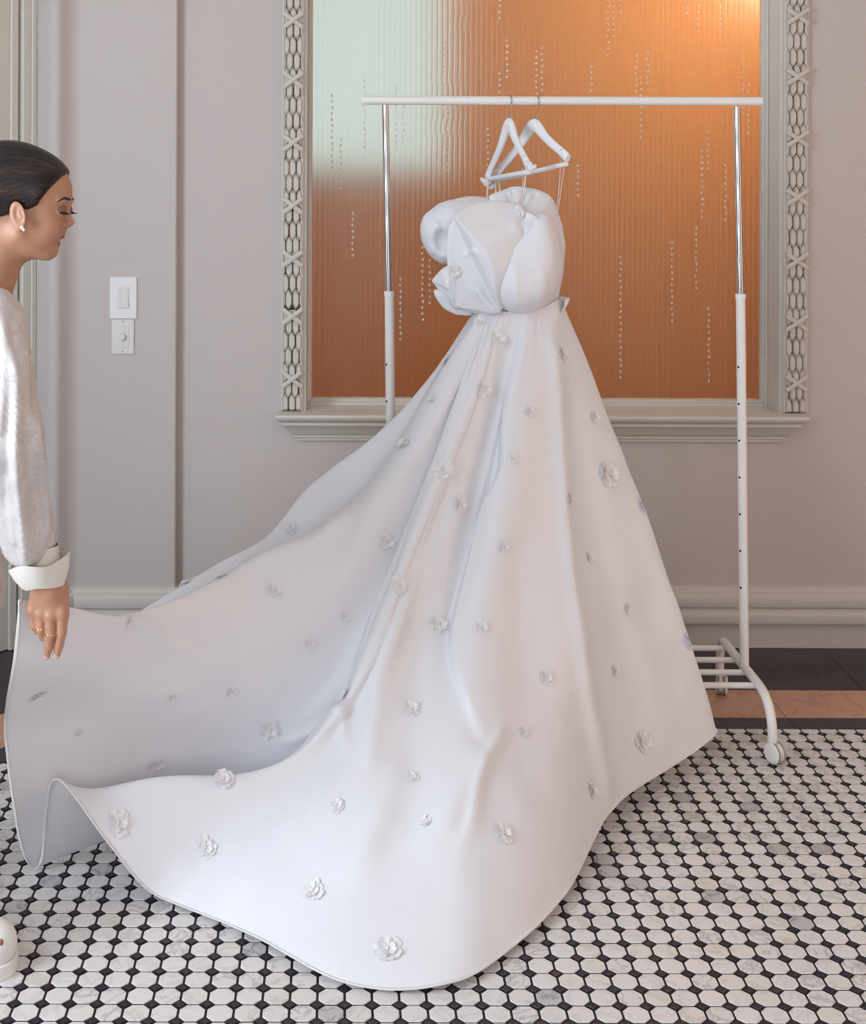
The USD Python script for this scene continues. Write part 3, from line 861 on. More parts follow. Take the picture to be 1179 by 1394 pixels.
def cloth(name, color, rough, trans, spec=0.5, weave=0.15):
    return mat(name, {
        'g': ('geometry', {}),
        'n': ('noise_texture', {'scale': 900.0, 'detail': 2.0}),
        'b': ('bump', {'strength': weave, 'distance': 0.0004}),
        'p': ('principled_bsdf', {'base_color': color, 'roughness': rough, 'specular_ior_level': spec, 'sheen_weight': 0.08, 'sheen_roughness': 0.4}),
        't': ('translucent_bsdf', {'color': color}),
        'm': ('mix_closure', {'fac': trans})},
        [('g.position', 'n.vector'), ('n.fac', 'b.height'), ('b.normal', 'p.normal'), ('p.BSDF', 'm.closure1'), ('t.BSDF', 'm.closure2')], surface='m.closure')


M['satin'] = cloth('white_satin', (0.865, 0.872, 0.912), 0.36, 0.13)
M['organza'] = cloth('white_organza', (0.90, 0.89, 0.90), 0.5, 0.22)
M['ribbon'] = cloth('ribbon_satin', (0.84, 0.83, 0.83), 0.4, 0.15)
M['pearl'] = plain('pearl_bead', (0.74, 0.72, 0.70), 0.2, coat_weight=0.6)

COLS = [
    # right side, from the corner of the hem round the front to the left
    [(763, 406, 3.62), (790, 470, 3.61), (826, 560, 3.60), (871, 670, 3.58), (906, 770, 3.555), (941, 870, 3.53), (976, 992, 3.50)],
    [(757, 409, 3.56), (775, 520, 3.53), (800, 640, 3.49), (830, 780, 3.44), (862, 900, 3.40), (903, 1050, 3.33)],
    [(745, 416, 3.545), (755, 540, 3.48), (766, 660, 3.41), (778, 780, 3.33), (797, 920, 3.24), (814, 1010, 3.19), (832, 1102, 3.14)],
    [(733, 421, 3.53), (722, 560, 3.44), (715, 680, 3.35), (712, 800, 3.26), (722, 950, 3.12), (745, 1090, 2.95), (771, 1212, 2.825)],
    [(722, 424, 3.52), (700, 520, 3.46), (683, 640, 3.37), (668, 740, 3.28), (655, 850, 3.17), (664, 1000, 3.0), (680, 1150, 2.8), (692, 1292, 2.62)],
    [(712, 424, 3.52), (690, 540, 3.46), (660, 680, 3.36), (632, 800, 3.25), (612, 920, 3.10), (614, 1060, 2.9), (618, 1200, 2.7), (620, 1336, 2.517)],
    [(703, 424, 3.52), (670, 560, 3.44), (635, 690, 3.34), (600, 810, 3.23), (570, 930, 3.09), (555, 1070, 2.9), (548, 1210, 2.69), (548, 1347, 2.50)],
    [(695, 424, 3.52), (655, 570, 3.42), (610, 710, 3.3), (565, 840, 3.17), (530, 960, 3.03), (500, 1090, 2.86), (475, 1220, 2.68), (460, 1334, 2.525)],
    [(688, 424, 3.52), (640, 580, 3.40), (585, 730, 3.27), (535, 870, 3.11), (490, 990, 3.0), (430, 1100, 2.87), (375, 1190, 2.77), (330, 1266, 2.69)],
    [(682, 424, 3.52), (630, 585, 3.39), (570, 740, 3.25), (515, 890, 3.10), (465, 990, 3.01), (385, 1080, 2.92), (300, 1150, 2.85), (215, 1221, 2.80)],
    [(677, 424, 3.52), (625, 590, 3.38), (562, 750, 3.24), (507, 895, 3.09), (455, 980, 3.01), (360, 1058, 2.94), (250, 1098, 2.88), (150, 1150, 2.79)],
    [(673, 424, 3.53), (620, 592, 3.38), (555, 755, 3.23), (498, 900, 3.09), (450, 980, 3.03), (390, 1040, 2.99), (300, 1056, 2.95), (205, 1055, 2.91), (130, 1073, 2.885), (80, 1060, 2.85)],
    [(671, 424, 3.53), (618, 594, 3.38), (553, 756, 3.24), (496, 900, 3.12), (440, 988, 3.08), (350, 1055, 3.05), (250, 1085, 3.02), (150, 1100, 2.97), (62, 1110, 2.92)],
    [(669, 424, 3.53), (615, 595, 3.38), (551, 757, 3.25), (495, 900, 3.15), (445, 985, 3.13), (370, 1060, 3.12), (260, 1112, 3.09), (140, 1148, 3.03), (53, 1180, 2.935)],
    [(667, 424, 3.53), (612, 595, 3.385), (548, 754, 3.26), (490, 885, 3.165), (435, 968, 3.135), (355, 1035, 3.12), (250, 1085, 3.08), (135, 1125, 3.01), (37, 1174, 2.92)],
    [(666, 424, 3.53), (610, 595, 3.39), (545, 750, 3.27), (485, 870, 3.18), (425, 950, 3.14), (340, 1010, 3.11), (240, 1050, 3.06), (130, 1085, 2.98), (20, 1105, 2.87)],
    [(663, 424, 3.53), (608, 565, 3.41), (540, 700, 3.30), (475, 800, 3.21), (405, 880, 3.14), (320, 935, 3.08), (220, 965, 3.01), (110, 985, 2.91), (8, 1000, 2.79)],
    [(659, 424, 3.53), (605, 550, 3.42), (535, 665, 3.33), (465, 765, 3.23), (395, 835, 3.15), (310, 885, 3.07), (210, 905, 2.98), (140, 900, 2.85), (65, 894, 2.66), (21, 890, 2.61)],
    [(655, 424, 3.53), (600, 525, 3.47), (535, 630, 3.40), (480, 690, 3.34), (430, 733, 3.28), (365, 757, 3.22), (285, 797, 3.10), (180, 836, 2.92), (95, 826, 2.70), (60, 821, 2.635), (28, 815, 2.60)],
    # behind the lifted edge
    [(650, 424, 3.56), (565, 565, 3.51), (485, 672, 3.46), (412, 742, 3.41), (335, 800, 3.34), (240, 852, 3.23), (150, 885, 3.08), (60, 905, 2.93)],
    [(645, 424, 3.60), (565, 537, 3.56), (500, 601, 3.54), (428, 655, 3.51), (396, 692, 3.48), (360, 735, 3.44), (300, 765, 3.40), (240, 800, 3.35), (150, 852, 3.28), (60, 880, 3.2)],
    [(648, 424, 3.64), (580, 570, 3.62), (500, 690, 3.60), (400, 800, 3.58), (310, 900, 3.58), (205, 985, 3.60)],
    [(690, 424, 3.67), (640, 600, 3.65), (575, 800, 3.55), (480, 1030, 3.44)],
    [(727, 424, 3.67), (735, 600, 3.65), (750, 780, 3.59), (770, 1000, 3.50)],
    [(757, 410, 3.66), (790, 560, 3.64), (840, 730, 3.58), (910, 985, 3.51)],
]
NV = 190
cols = []
for c in COLS:
    p = np.array([P(*q) for q in c])
    t = np.r_[0, np.cumsum(np.linalg.norm(np.diff(p, axis=0), axis=1))]
    cols.append(PchipInterpolator(t / t[-1], p)(np.linspace(0, 1, NV)) * 0.4 + CubicSpline(t / t[-1], p)(np.linspace(0, 1, NV)) * 0.6)
cols = np.array(cols)
d = np.linalg.norm(np.diff(np.vstack([cols, cols[:1]]), axis=0), axis=2)[:, NV // 3:].mean(1) ** 0.6
tu = np.r_[0, np.cumsum(d)]
n_ = len(cols)
ext = np.vstack([cols[-3:], cols, cols[:4]])
te = np.r_[tu[n_ - 3:n_] - tu[n_], tu, tu[1:4] + tu[n_]]
NU = 620
us = np.linspace(0, tu[-1], NU, endpoint=False)
skin = PchipInterpolator(te, ext)(us) * 0.5 + CubicSpline(te, ext)(us) * 0.5


def relax(g, it, fix=1.0):
    for _ in range(it):
        a = 0.5 * g + 0.25 * (np.roll(g, 1, 0) + np.roll(g, -1, 0))
        b = a.copy()
        b[:, 1:-1] = 0.5 * a[:, 1:-1] + 0.25 * (a[:, 2:] + a[:, :-2])
        b[:, -1] = g[:, -1] * (1 - fix) + a[:, -1] * fix if fix < 1 else a[:, -1]
        g = b
    return g


skin = relax(skin, 14)


def grid_normals(g):
    du = np.roll(g, -1, 0) - np.roll(g, 1, 0)
    dv = np.gradient(g, axis=1)
    n = np.cross(du, dv)
    return n / np.maximum(np.linalg.norm(n, axis=-1, keepdims=True), 1e-12)


def ridge_field(px, line, wl, wr, fade=(0.0, 1.0)):
    """1 on the line, falling away over wl pixels to its left and wr to its right, fading at its ends."""
    L = smooth_path(np.asarray(line, float), 900)
    tree = cKDTree(L)
    d, k = tree.query(px.reshape(-1, 2))
    tan = np.gradient(L, axis=0)
    rel = px.reshape(-1, 2) - L[k]
    side = tan[k, 0] * rel[:, 1] - tan[k, 1] * rel[:, 0]       # > 0: to the right of the way (y runs down): image left when going down
    w = np.where(side > 0, wl, wr)
    u = k / 899.0
    fd = np.clip(np.minimum((u + 0.02) / max(fade[0], 1e-3), (1.02 - u) / max(1 - fade[1], 1e-3)), 0, 1)
    fd = fd * fd * (3 - 2 * fd)
    return (np.exp(-(d / w) ** 2) * fd).reshape(px.shape[:-1])


FOLDS = [
    # points down the fold, width to image left, width to image right, height
    ([(664, 436), (642, 490), (622, 556), (602, 616), (572, 690), (546, 755), (507, 850), (484, 915), (466, 956)], 4, 24, 0.020, (0.15, 0.8)),
    ([(655, 436), (610, 520), (565, 600), (520, 665), (470, 712), (410, 742)], 14, 16, 0.010, (0.2, 0.7)),
    ([(640, 440), (585, 545), (540, 625), (505, 700), (470, 790), (440, 860)], 16, 26, 0.010, (0.2, 0.6)),
    ([(724, 436), (703, 520), (690, 600), (684, 650), (660, 705), (640, 770), (620, 850), (620, 900), (638, 960), (660, 1005), (682, 1040)], 5, 46, 0.026, (0.15, 0.65)),
    ([(712, 436), (690, 520), (672, 600), (650, 690), (628, 760)], 7, 10, 0.010, (0.2, 0.6)),
    ([(690, 470), (655, 570), (622, 690), (598, 800), (585, 900), (590, 990)], 16, 18, 0.010, (0.2, 0.6)),
    ([(745, 436), (757, 560), (768, 690), (784, 830), (806, 970), (832, 1098)], 9, 12, 0.012, (0.1, 1.0)),
    ([(466, 956), (440, 985), (405, 1004), (370, 1012)], 5, 10, 0.012, (0.1, 0.5)),
    ([(462, 958), (470, 990), (466, 1030)], 7, 5, 0.010, (0.1, 0.5)),
    ([(655, 1000), (640, 1060), (605, 1110), (560, 1160)], 14, 18, 0.010, (0.2, 0.6)),
    ([(690, 985), (672, 1010), (650, 1060), (640, 1120), (600, 1180)], 8, 14, 0.010, (0.2, 0.5)),
    ([(180, 838), (225, 868), (265, 894), (335, 922)], 12, 6, 0.008, (0.05, 0.3)),
    ([(480, 690), (430, 734), (365, 757), (300, 790)], 12, 7, 0.010, (0.2, 0.7)),
    ([(560, 820), (520, 900), (505, 980), (500, 1060)], 12, 12, 0.007, (0.3, 0.6)),
    ([(760, 436), (790, 560), (830, 720), (870, 880), (915, 1030)], 20, 24, 0.006, (0.2, 0.9)),
    ([(540, 1010), (530, 1080), (500, 1150), (470, 1220)], 20, 24, 0.010, (0.3, 0.6)),
    ([(470, 1030), (430, 1090), (380, 1150), (320, 1230), (290, 1250)], 18, 22, 0.008, (0.3, 0.9)),
]
nrm = grid_normals(skin)
to_cam = np.array([0, 0, H]) - skin
facing = np.sum(nrm * to_cam, -1)
if np.median(facing[: NU // 3, NV // 2]) < 0:
    nrm = -nrm
    facing = -facing
front = np.clip(facing / np.linalg.norm(to_cam, axis=-1) * 4 + 0.2, 0, 1)
uidx = np.arange(NU)[:, None] * np.ones((1, NV))
ulim = np.interp([18.9], np.arange(n_ + 1), tu)[0] / tu[-1] * NU
sel = np.clip((ulim - uidx) / 8.0, 0, 1)                   # the outer side only, up to the lifted edge
px = proj(skin)
disp = np.zeros((NU, NV))
for line, wl, wr, am, fade in FOLDS:
    disp += am * ridge_field(px, line, wl, wr, fade)
vfade = np.clip(np.linspace(0, 1, NV) * 18, 0, 1) * np.clip((1.0 - np.linspace(0, 1, NV)) * 14 + 0.25, 0, 1)
disp *= sel * vfade[None]
# gathers at the waist, all the way round, and soft irregular waves
gat = np.sin(np.arange(NU) / NU * 2 * np.pi * 19 + 2.5 * np.sin(np.arange(NU) / NU * 40))[:, None] * np.exp(-np.linspace(0, 1, NV) / 0.12)[None] * 0.0006
wav = (meshkit.fbm(skin * 5.0, 3, 5) - 0.5) * 0.016 * np.clip(np.linspace(0, 1, NV) * 3, 0, 1)[None]
skin = skin + nrm * (disp + gat + wav)[..., None]
skin = relax(skin, 1)
skin[..., 2] = np.maximum(skin[..., 2], 0.006)
SKIN, SKN = skin, grid_normals(skin)
if np.median(np.sum(SKN * to_cam, -1)[: NU // 3, NV // 2]) < 0: SKN = -SKN
dress = thing('wedding_dress', 'white satin wedding gown with puffed bodice and long flower-strewn train, hung from the hangers', 'dress', (0.48, 3.60, 0))
i, j = np.meshgrid(np.arange(NU), np.arange(NV - 1), indexing='ij')
i2 = (i + 1) % NU
q = np.stack([i * NV + j, i2 * NV + j, i2 * NV + j + 1, i * NV + j + 1], -1).reshape(-1, 4)
fq = np.vstack([q[:, [0, 1, 2]], q[:, [0, 2, 3]]])
sk = trimesh.Trimesh(skin.reshape(-1, 3), fq, process=False)
if np.mean(np.sum(sk.face_normals * (np.array([0, 0, H]) - sk.triangles_center), 1)[: len(fq) // 8]) < 0: sk.invert()
obj('skirt', sk, M['satin'], dress, smooth=True)
hem = skin[:, -1].copy()
hemp = np.vstack([hem, hem[:1]])
obj('hem_band', sweep(hemp, 0.0042, 8, 0.55, up=(0.3, 0.2, 1.0), caps=False), M['ribbon'], dress, smooth=True, label='narrow stitched hem')

# bodice tube and puffs
wc = np.array([(P(705, 434, 3.60))[0], 3.60, P(705, 434, 3.60)[2]])
bod = []
for z_, rx_, ry_ in ((-0.03, 0.098, 0.066), (0.0, 0.098, 0.066), (0.05, 0.105, 0.07), (0.12, 0.12, 0.09), (0.20, 0.125, 0.095), (0.26, 0.115, 0.085), (0.275, 0.09, 0.06)):
    a = np.arange(64) / 64 * 2 * np.pi
    rr = 1 + 0.02 * np.sin(a * 17)
    bod.append(np.stack([wc[0] + rx_ * rr * np.cos(a), wc[1] + ry_ * rr * np.sin(a), np.full(64, wc[2] + z_)], -1))
bod = np.array(bod)
nb_, ns_ = bod.shape[:2]
i, j = np.meshgrid(np.arange(nb_ - 1), np.arange(ns_), indexing='ij')
q = np.stack([i * ns_ + j, i * ns_ + (j + 1) % ns_, (i + 1) * ns_ + (j + 1) % ns_, (i + 1) * ns_ + j], -1).reshape(-1, 4)
obj('bodice', (bod.reshape(-1, 3), q), M['satin'], dress, smooth=True)


def puff(parts, k, creases, seed, name='puff', label=None, dents=(), wr=0.005):
    """A balloon of cloth: ellipsoids given in the photograph's frame (px, py, Y, rx px, ry px, depth radius m), drawn into creases."""
    cs = []
    for (x, y, Y, rx, ry, dz, tilt) in parts:
        s = Y / F
        cs.append((P(x, y, Y), np.array([rx * s, dz, ry * s]), rot_y(tilt)))
    lo = np.min([c - np.max(r) for c, r, _ in cs], 0) - 0.02
    hi = np.max([c + np.max(r) for c, r, _ in cs], 0) + 0.02

    def fld(p):
        d = None
        for c, r, R in cs:
            e = ell(p, c, r, R)
            d = e if d is None else smin(d, e, k)
        for (x, y, Y, r_) in dents:
            d = smax(d, r_ - np.linalg.norm(p - P(x, y, Y), axis=-1), 0.01)
        return d
    m = surface_nets(fld, lo, hi, 0.005)
    taubin(m, iterations=6)
    m = m.subdivide()
    taubin(m, iterations=4)
    v, n = m.vertices.copy(), m.vertex_normals.copy()
    px_ = proj(v)
    fr_ = np.clip(-n[:, 1] * 3 + 0.3, 0, 1)
    dd_ = np.zeros(len(v))
    for line, wl, wr_, am, fade in creases:
        dd_ += am * ridge_field(px_, line, wl, wr_, fade)
    w1 = meshkit.fbm(v * [16, 16, 7] + seed, 3, seed)
    v += n * (dd_ * fr_ + (np.abs(w1 - 0.5) * -2 + 0.4) * wr)[:, None]
    m = trimesh.Trimesh(v, m.faces, process=False)
    taubin(m, iterations=2)
    obj(name, m, M['satin'], dress, smooth=True, label=label)
    return m


def rag(hulls, label=None, wr=0.004, seed=1, creases=(), it=18):
    """A crumpled, angular puff: hulls of little spheres (px, py, Y, radius m) run together and softened."""
    parts = []
    for pts in hulls:
        sp = []
        for x, y, Y, r in pts:
            sp.append(m3.Manifold.sphere(r, 20).translate(tuple(P(x, y, Y))))
        parts.append(m3.Manifold.batch_hull(sp))
    m = m3.Manifold.batch_boolean(parts, m3.OpType.Add).refine_to_length(0.0045)
    q = m.to_mesh()
    m = trimesh.Trimesh(q.vert_properties[:, :3], q.tri_verts)
    taubin(m, it, 0.6, 0.22)
    v, n = m.vertices.copy(), m.vertex_normals.copy()
    px_ = proj(v); fr_ = np.clip(-n[:, 1] * 3 + 0.3, 0, 1)
    dd_ = np.zeros(len(v))
    for line, wl, wr_, am, fade in creases: dd_ += am * ridge_field(px_, line, wl, wr_, fade)
    w1 = meshkit.fbm(v * [14, 14, 9] + seed, 2, seed)
    v += n * (dd_ * fr_ + (w1 - 0.5) * wr)[:, None]
    m = trimesh.Trimesh(v, m.faces, process=False)
    taubin(m, 2)
    obj('puff', m, M['satin'], dress, smooth=True, label=label)
    return m


PUFFS = []
PUFFS.append(puff([(604, 322, 3.64, 29, 40, 0.070, -25), (622, 302, 3.65, 34, 26, 0.075, 30), (650, 290, 3.67, 42, 22, 0.08, 5)], 0.02, [([(600, 300), (590, 320), (594, 348)], 5, 5, 0.006, (0.2, 0.8)), ([(640, 276), (655, 284), (668, 282)], 5, 5, -0.004, (0.2, 0.8))], 3, dents=((601, 331, 3.562, 0.040),)))
PUFFS.append(rag([
    [(617, 293.5, 3.505, 0.003), (637, 316, 3.480, 0.006), (660, 342, 3.466, 0.007), (671, 364, 3.462, 0.008), (674, 395, 3.470, 0.006), (680, 424, 3.50, 0.004), (641, 284, 3.54, 0.012), (672, 281, 3.56, 0.018), (702, 290, 3.57, 0.03), (698, 312, 3.535, 0.03), (692, 362, 3.505, 0.025), (683, 400, 3.515, 0.012), (680, 340, 3.66, 0.05)],
    [(612, 308, 3.530, 0.003), (610, 334, 3.525, 0.004), (611, 362, 3.525, 0.004), (621.5, 417, 3.525, 0.0025), (618, 300, 3.522, 0.003), (632, 335, 3.515, 0.005), (646, 350, 3.508, 0.006), (654, 372, 3.512, 0.005), (648, 392, 3.50, 0.003), (677, 425, 3.502, 0.003), (645, 424, 3.54, 0.006), (650, 380, 3.64, 0.05), (636, 310, 3.56, 0.01)],
    [(612, 330, 3.527, 0.003), (617, 365, 3.513, 0.003), (621.5, 416, 3.521, 0.003), (640, 400, 3.56, 0.02), (630, 330, 3.56, 0.02)],
], seed=8, creases=[([(648, 392), (660, 410), (672, 425)], 4, 5, 0.006, (0.2, 0.95)), ([(630, 352), (643, 343), (654, 352)], 4, 4, 0.004, (0.3, 0.7)), ([(690, 296), (706, 315), (712, 340)], 8, 8, 0.004, (0.3, 0.7))]))
PUFFS.append(puff([(709, 387, 3.53, 43, 39, 0.080, 0), (722, 366, 3.57, 36, 40, 0.085, 10), (700, 350, 3.60, 40, 40, 0.1, 0), (734, 340, 3.57, 27, 52, 0.085, 0)], 0.05, [([(672, 378), (678, 360), (692, 350)], 4, 6, 0.004, (0.2, 0.8)), ([(703, 350), (701, 385), (706, 424)], 6, 7, 0.005, (0.3, 0.8)), ([(735, 355), (738, 385), (730, 415)], 8, 8, 0.004, (0.3, 0.7))], 12))
PUFFS.append(rag([
    [(668, 268, 3.62, 0.006), (700, 257, 3.64, 0.008), (714, 258, 3.63, 0.006), (731, 261, 3.63, 0.008), (748, 271, 3.62, 0.010), (758, 300, 3.62, 0.012), (764, 335, 3.62, 0.006), (745, 352, 3.58, 0.02), (720, 350, 3.56, 0.03), (690, 300, 3.58, 0.02), (715, 310, 3.555, 0.03), (715, 310, 3.70, 0.05)],
    [(706, 287, 3.535, 0.004), (722, 292, 3.522, 0.005), (742, 304, 3.528, 0.006), (750, 316, 3.55, 0.004), (742, 320, 3.545, 0.004), (722, 314, 3.53, 0.006), (720, 300, 3.60, 0.02)],
], seed=17, creases=[([(700, 258), (697, 270), (701, 284)], 3, 3, -0.007, (0.1, 0.8)), ([(708, 259), (706, 272), (704, 286)], 3, 3, 0.005, (0.1, 0.8)), ([(716, 260), (713, 274), (707, 286)], 3, 3, -0.007, (0.1, 0.8)), ([(730, 262), (722, 275), (712, 285)], 3, 4, -0.006, (0.1, 0.8)), ([(690, 262), (694, 275), (698, 286)], 3, 3, -0.005, (0.1, 0.8))]))
PUFFS.append(rag([
    [(758, 322, 3.65, 0.010), (767.5, 334, 3.65, 0.003), (762, 338, 3.65, 0.004), (745, 345, 3.62, 0.03)],
    [(757, 338, 3.65, 0.010), (763.5, 346, 3.65, 0.003), (764, 362, 3.65, 0.004), (757, 377, 3.65, 0.005), (745, 380, 3.62, 0.03), (748, 345, 3.62, 0.02)],
    [(745, 375, 3.64, 0.02), (752, 395, 3.62, 0.012), (745, 408, 3.61, 0.015), (730, 400, 3.62, 0.03)]], seed=21, wr=0.008, it=8))
PUFFS.append(rag([
    [(589.5, 382, 3.60, 0.0025), (603, 368, 3.58, 0.005), (618, 362, 3.57, 0.01), (610, 394, 3.565, 0.006), (622, 415, 3.57, 0.012), (625, 380, 3.62, 0.02)],
    [(592, 396, 3.60, 0.0025), (595, 404, 3.59, 0.004), (606, 418, 3.585, 0.005), (622, 426, 3.58, 0.005), (640, 427, 3.575, 0.006), (610, 401, 3.575, 0.005), (630, 400, 3.62, 0.03)]], seed=25, creases=[([(594, 388), (606, 395), (618, 404)], 2.5, 2.5, -0.004, (0.05, 0.8))], it=9))
# frill where the bodice meets the skirt on the right
fr = []
for t in np.linspace(0, 1, 60):
    a = math.radians(-25 + 85 * t)
    q = wc + [0.124 * math.cos(a), 0.09 * math.sin(a), 0.045]
    o = np.array([math.cos(a), math.sin(a), 0])
    w_ = 0.006 * math.sin(t * 70)
    fr.append([q - o * 0.006 + [0, 0, -0.03], q + o * (0.006 + w_ * 0.6) + [0, 0, -0.004], q + o * (0.008 + w_ * 1.2) + [0, 0, 0.010 + w_ * 0.5]])
fr = np.array(fr)
i, j = np.meshgrid(np.arange(59), np.arange(2), indexing='ij')
q = np.stack([i * 3 + j, (i + 1) * 3 + j, (i + 1) * 3 + j + 1, i * 3 + j + 1], -1).reshape(-1, 4)
obj('waist_frill', (fr.reshape(-1, 3), q), M['satin'], dress, smooth=True)

# ribbons from the hangers to the bodice
for a, b in (((664, 240, 3.88), (662.5, 272, 3.68)), ((674, 246, 3.88), (675, 268, 3.68)), ((679, 246, 3.87), (681, 266, 3.68)), ((711, 232, 3.585), (711, 264, 3.62)), ((716, 231, 3.57), (712, 264, 3.62)), ((764, 221, 3.575), (757, 288, 3.61)), ((769, 220, 3.57), (758, 290, 3.61))):
    p0, p1 = P(*a), P(*b)
    obj('hanging_ribbon', sweep([p0 + [0, 0, 0.006], p0 * 0.55 + p1 * 0.45 + [0.001, 0, -0.002], p1 - [0, 0, 0.02]], 0.0022, 6, 0.35), M['ribbon'], dress)
for e in ((661, 246, 3.87), (667, 250, 3.88), (722, 224, 3.545)):
    c = P(*e)
    kn = []
    for a in range(3):
        s_ = trimesh.creation.icosphere(2, 1.0); s_.apply_scale([0.007, 0.006, 0.012]); s_.apply_transform(trimesh.transformations.rotation_matrix(0.9 * a - 0.8, [0, 1, 0])); s_.apply_translation(c + [0.006 * (a - 1), -0.004 * a, -0.004 * a]); kn.append(s_)
    obj('ribbon_knot', cat_(kn), M['ribbon'], dress, smooth=True)

# appliqued flowers
FLOWERS = [(677, 460, 13), (607, 492, 10), (588, 543, 7), (660, 528, 15), (550, 604, 11), (602, 637, 15), (627, 686, 12), (526, 738, 13), (542, 795, 13), (597, 850, 14), (472, 838, 9), (424, 876, 9),
           (560, 965, 13), (562, 1058, 9), (470, 945, 11), (766, 480, 12), (810, 568, 10), (828, 645, 20), (777, 678, 12), (876, 686, 15), (885, 735, 7), (803, 760, 9), (855, 828, 9), (937, 872, 14), (838, 912, 10),
           (743, 923, 12), (655, 853, 11), (685, 745, 9), (876, 1010, 18), (712, 995, 9), (806, 1075, 13), (685, 1135, 16), (395, 718, 11), (303, 787, 10), (252, 795, 10), (375, 803, 12), (178, 846, 11), (52, 948, 12),
           (108, 998, 6), (213, 1040, 11), (315, 942, 8), (235, 950, 6), (367, 992, 14), (458, 1097, 12), (304, 1062, 15), (162, 1120, 18), (280, 1152, 16), (426, 1215, 17), (528, 1293, 20), (578, 1120, 10), (722, 560, 9), (700, 625, 8), (652, 437, 7)]
PUFF_FLOWERS = [(620, 370, 10), (705, 293, 12)]
allv = np.vstack([SKIN.reshape(-1, 3)]); alln = SKN.reshape(-1, 3); allp = proj(allv); tree = cKDTree(allp)
pv = np.vstack([m.vertices for m in PUFFS]); pn = np.vstack([m.vertex_normals for m in PUFFS]); ptree = cKDTree(proj(pv))
rf = np.random.default_rng(3)


def flower(c, n, r, seed):
    n = n / np.linalg.norm(n)
    if np.dot(n, np.array([0, 0, H]) - c) < 0: n = -n
    u = np.cross(n, [0.2, 0.1, 1.0]); u /= np.linalg.norm(u)
    w = np.cross(n, u)
    R = np.random.default_rng(seed)
    V, Fc, k0 = [], [], 0
    for layer, (np_, ln, up, off) in enumerate(((6, 1.0, 0.10, 0.0), (5, 0.66, 0.30, 0.4))):
        for a in range(np_):
            th = 2 * np.pi * a / np_ + off + R.normal(0, 0.12)
            L, wd = r * ln * R.uniform(0.85, 1.12), r * ln * 0.46 * R.uniform(0.85, 1.15)
            lift = up * R.uniform(0.6, 1.5)
            g = []
            for s in np.linspace(0.06, 1, 6):
                for t in np.linspace(-1, 1, 5):
                    x = s * L
                    y = t * wd * math.sin(min(1, s * 1.15) * math.pi * 0.62) * (1 if s < 0.98 else 0.72)
                    z = 0.0015 + layer * 0.0015 + lift * x * s + 0.22 * wd * t * t * (1 if (a + layer) % 2 else -0.4) + 0.05 * r * math.sin(5 * t + a * 2) * s
                    g.append(c + u * (x * math.cos(th) - y * math.sin(th)) + w * (x * math.sin(th) + y * math.cos(th)) + n * z)
            V += g
            for s in range(5):
                for t in range(4):
                    b = k0 + s * 5 + t
                    Fc += [(b, b + 1, b + 6), (b, b + 6, b + 5)]
            k0 += 30
    return np.array(V), np.array(Fc), n


def place(x, y, r, tr, V, N):
    cand = tr.query_ball_point((x, y), 4.0) or [tr.query((x, y))[1]]
    cand = np.array(cand)
    yy = V[cand, 1]
    cand = cand[yy < yy.min() + 0.04]
    c, n = V[cand].mean(0), N[cand].mean(0)
    v, f, n = flower(c, n, r * c[1] / F * 0.92, int(x * 7 + y))
    fo = obj('flower', (v, f), M['organza'], dress, smooth=True)
    s_ = trimesh.creation.icosphere(1, 1.0); s_.apply_scale(max(0.0022, r * c[1] / F * 0.13)); s_.apply_translation(c + n * 0.004)
    obj('bead', s_, M['pearl'], fo, smooth=True)


for x, y, r in FLOWERS: place(x, y, r, tree, allv, alln)
for x, y, r in PUFF_FLOWERS: place(x, y, r, ptree, pv, pn)

# ================================================================== person
YH = 2.68                                    # the middle of the head


def sub(x, y, dy=0.0):
    """A point of the head: a place in the photograph's profile, dy metres to the side of the middle plane (alike on both sides)."""
    q = P(x, y, YH - abs(dy))
    q[1] = YH + dy
    return q


ps = YH / F
person = thing('person', 'person in loose white satin shirt with sleek dark hair, stooping to spread the train', 'person', (-0.85, 2.70, 0))


def skull(p):
    d = ell(p, sub(14, 258), (0.112, 0.075, 0.092), rot_y(8))
    d = smin(d, ell(p, sub(56, 262), (0.0565, 0.060, 0.060), rot_y(8)), 0.03)
    return d


def lipU(p): return ell(p, sub(80.3, 321.0), (0.0105, 0.020, 0.0062), rot_y(14))
def lipL(p): return ell(p, sub(74.8, 331.0), (0.0105, 0.017, 0.0066), rot_y(14))


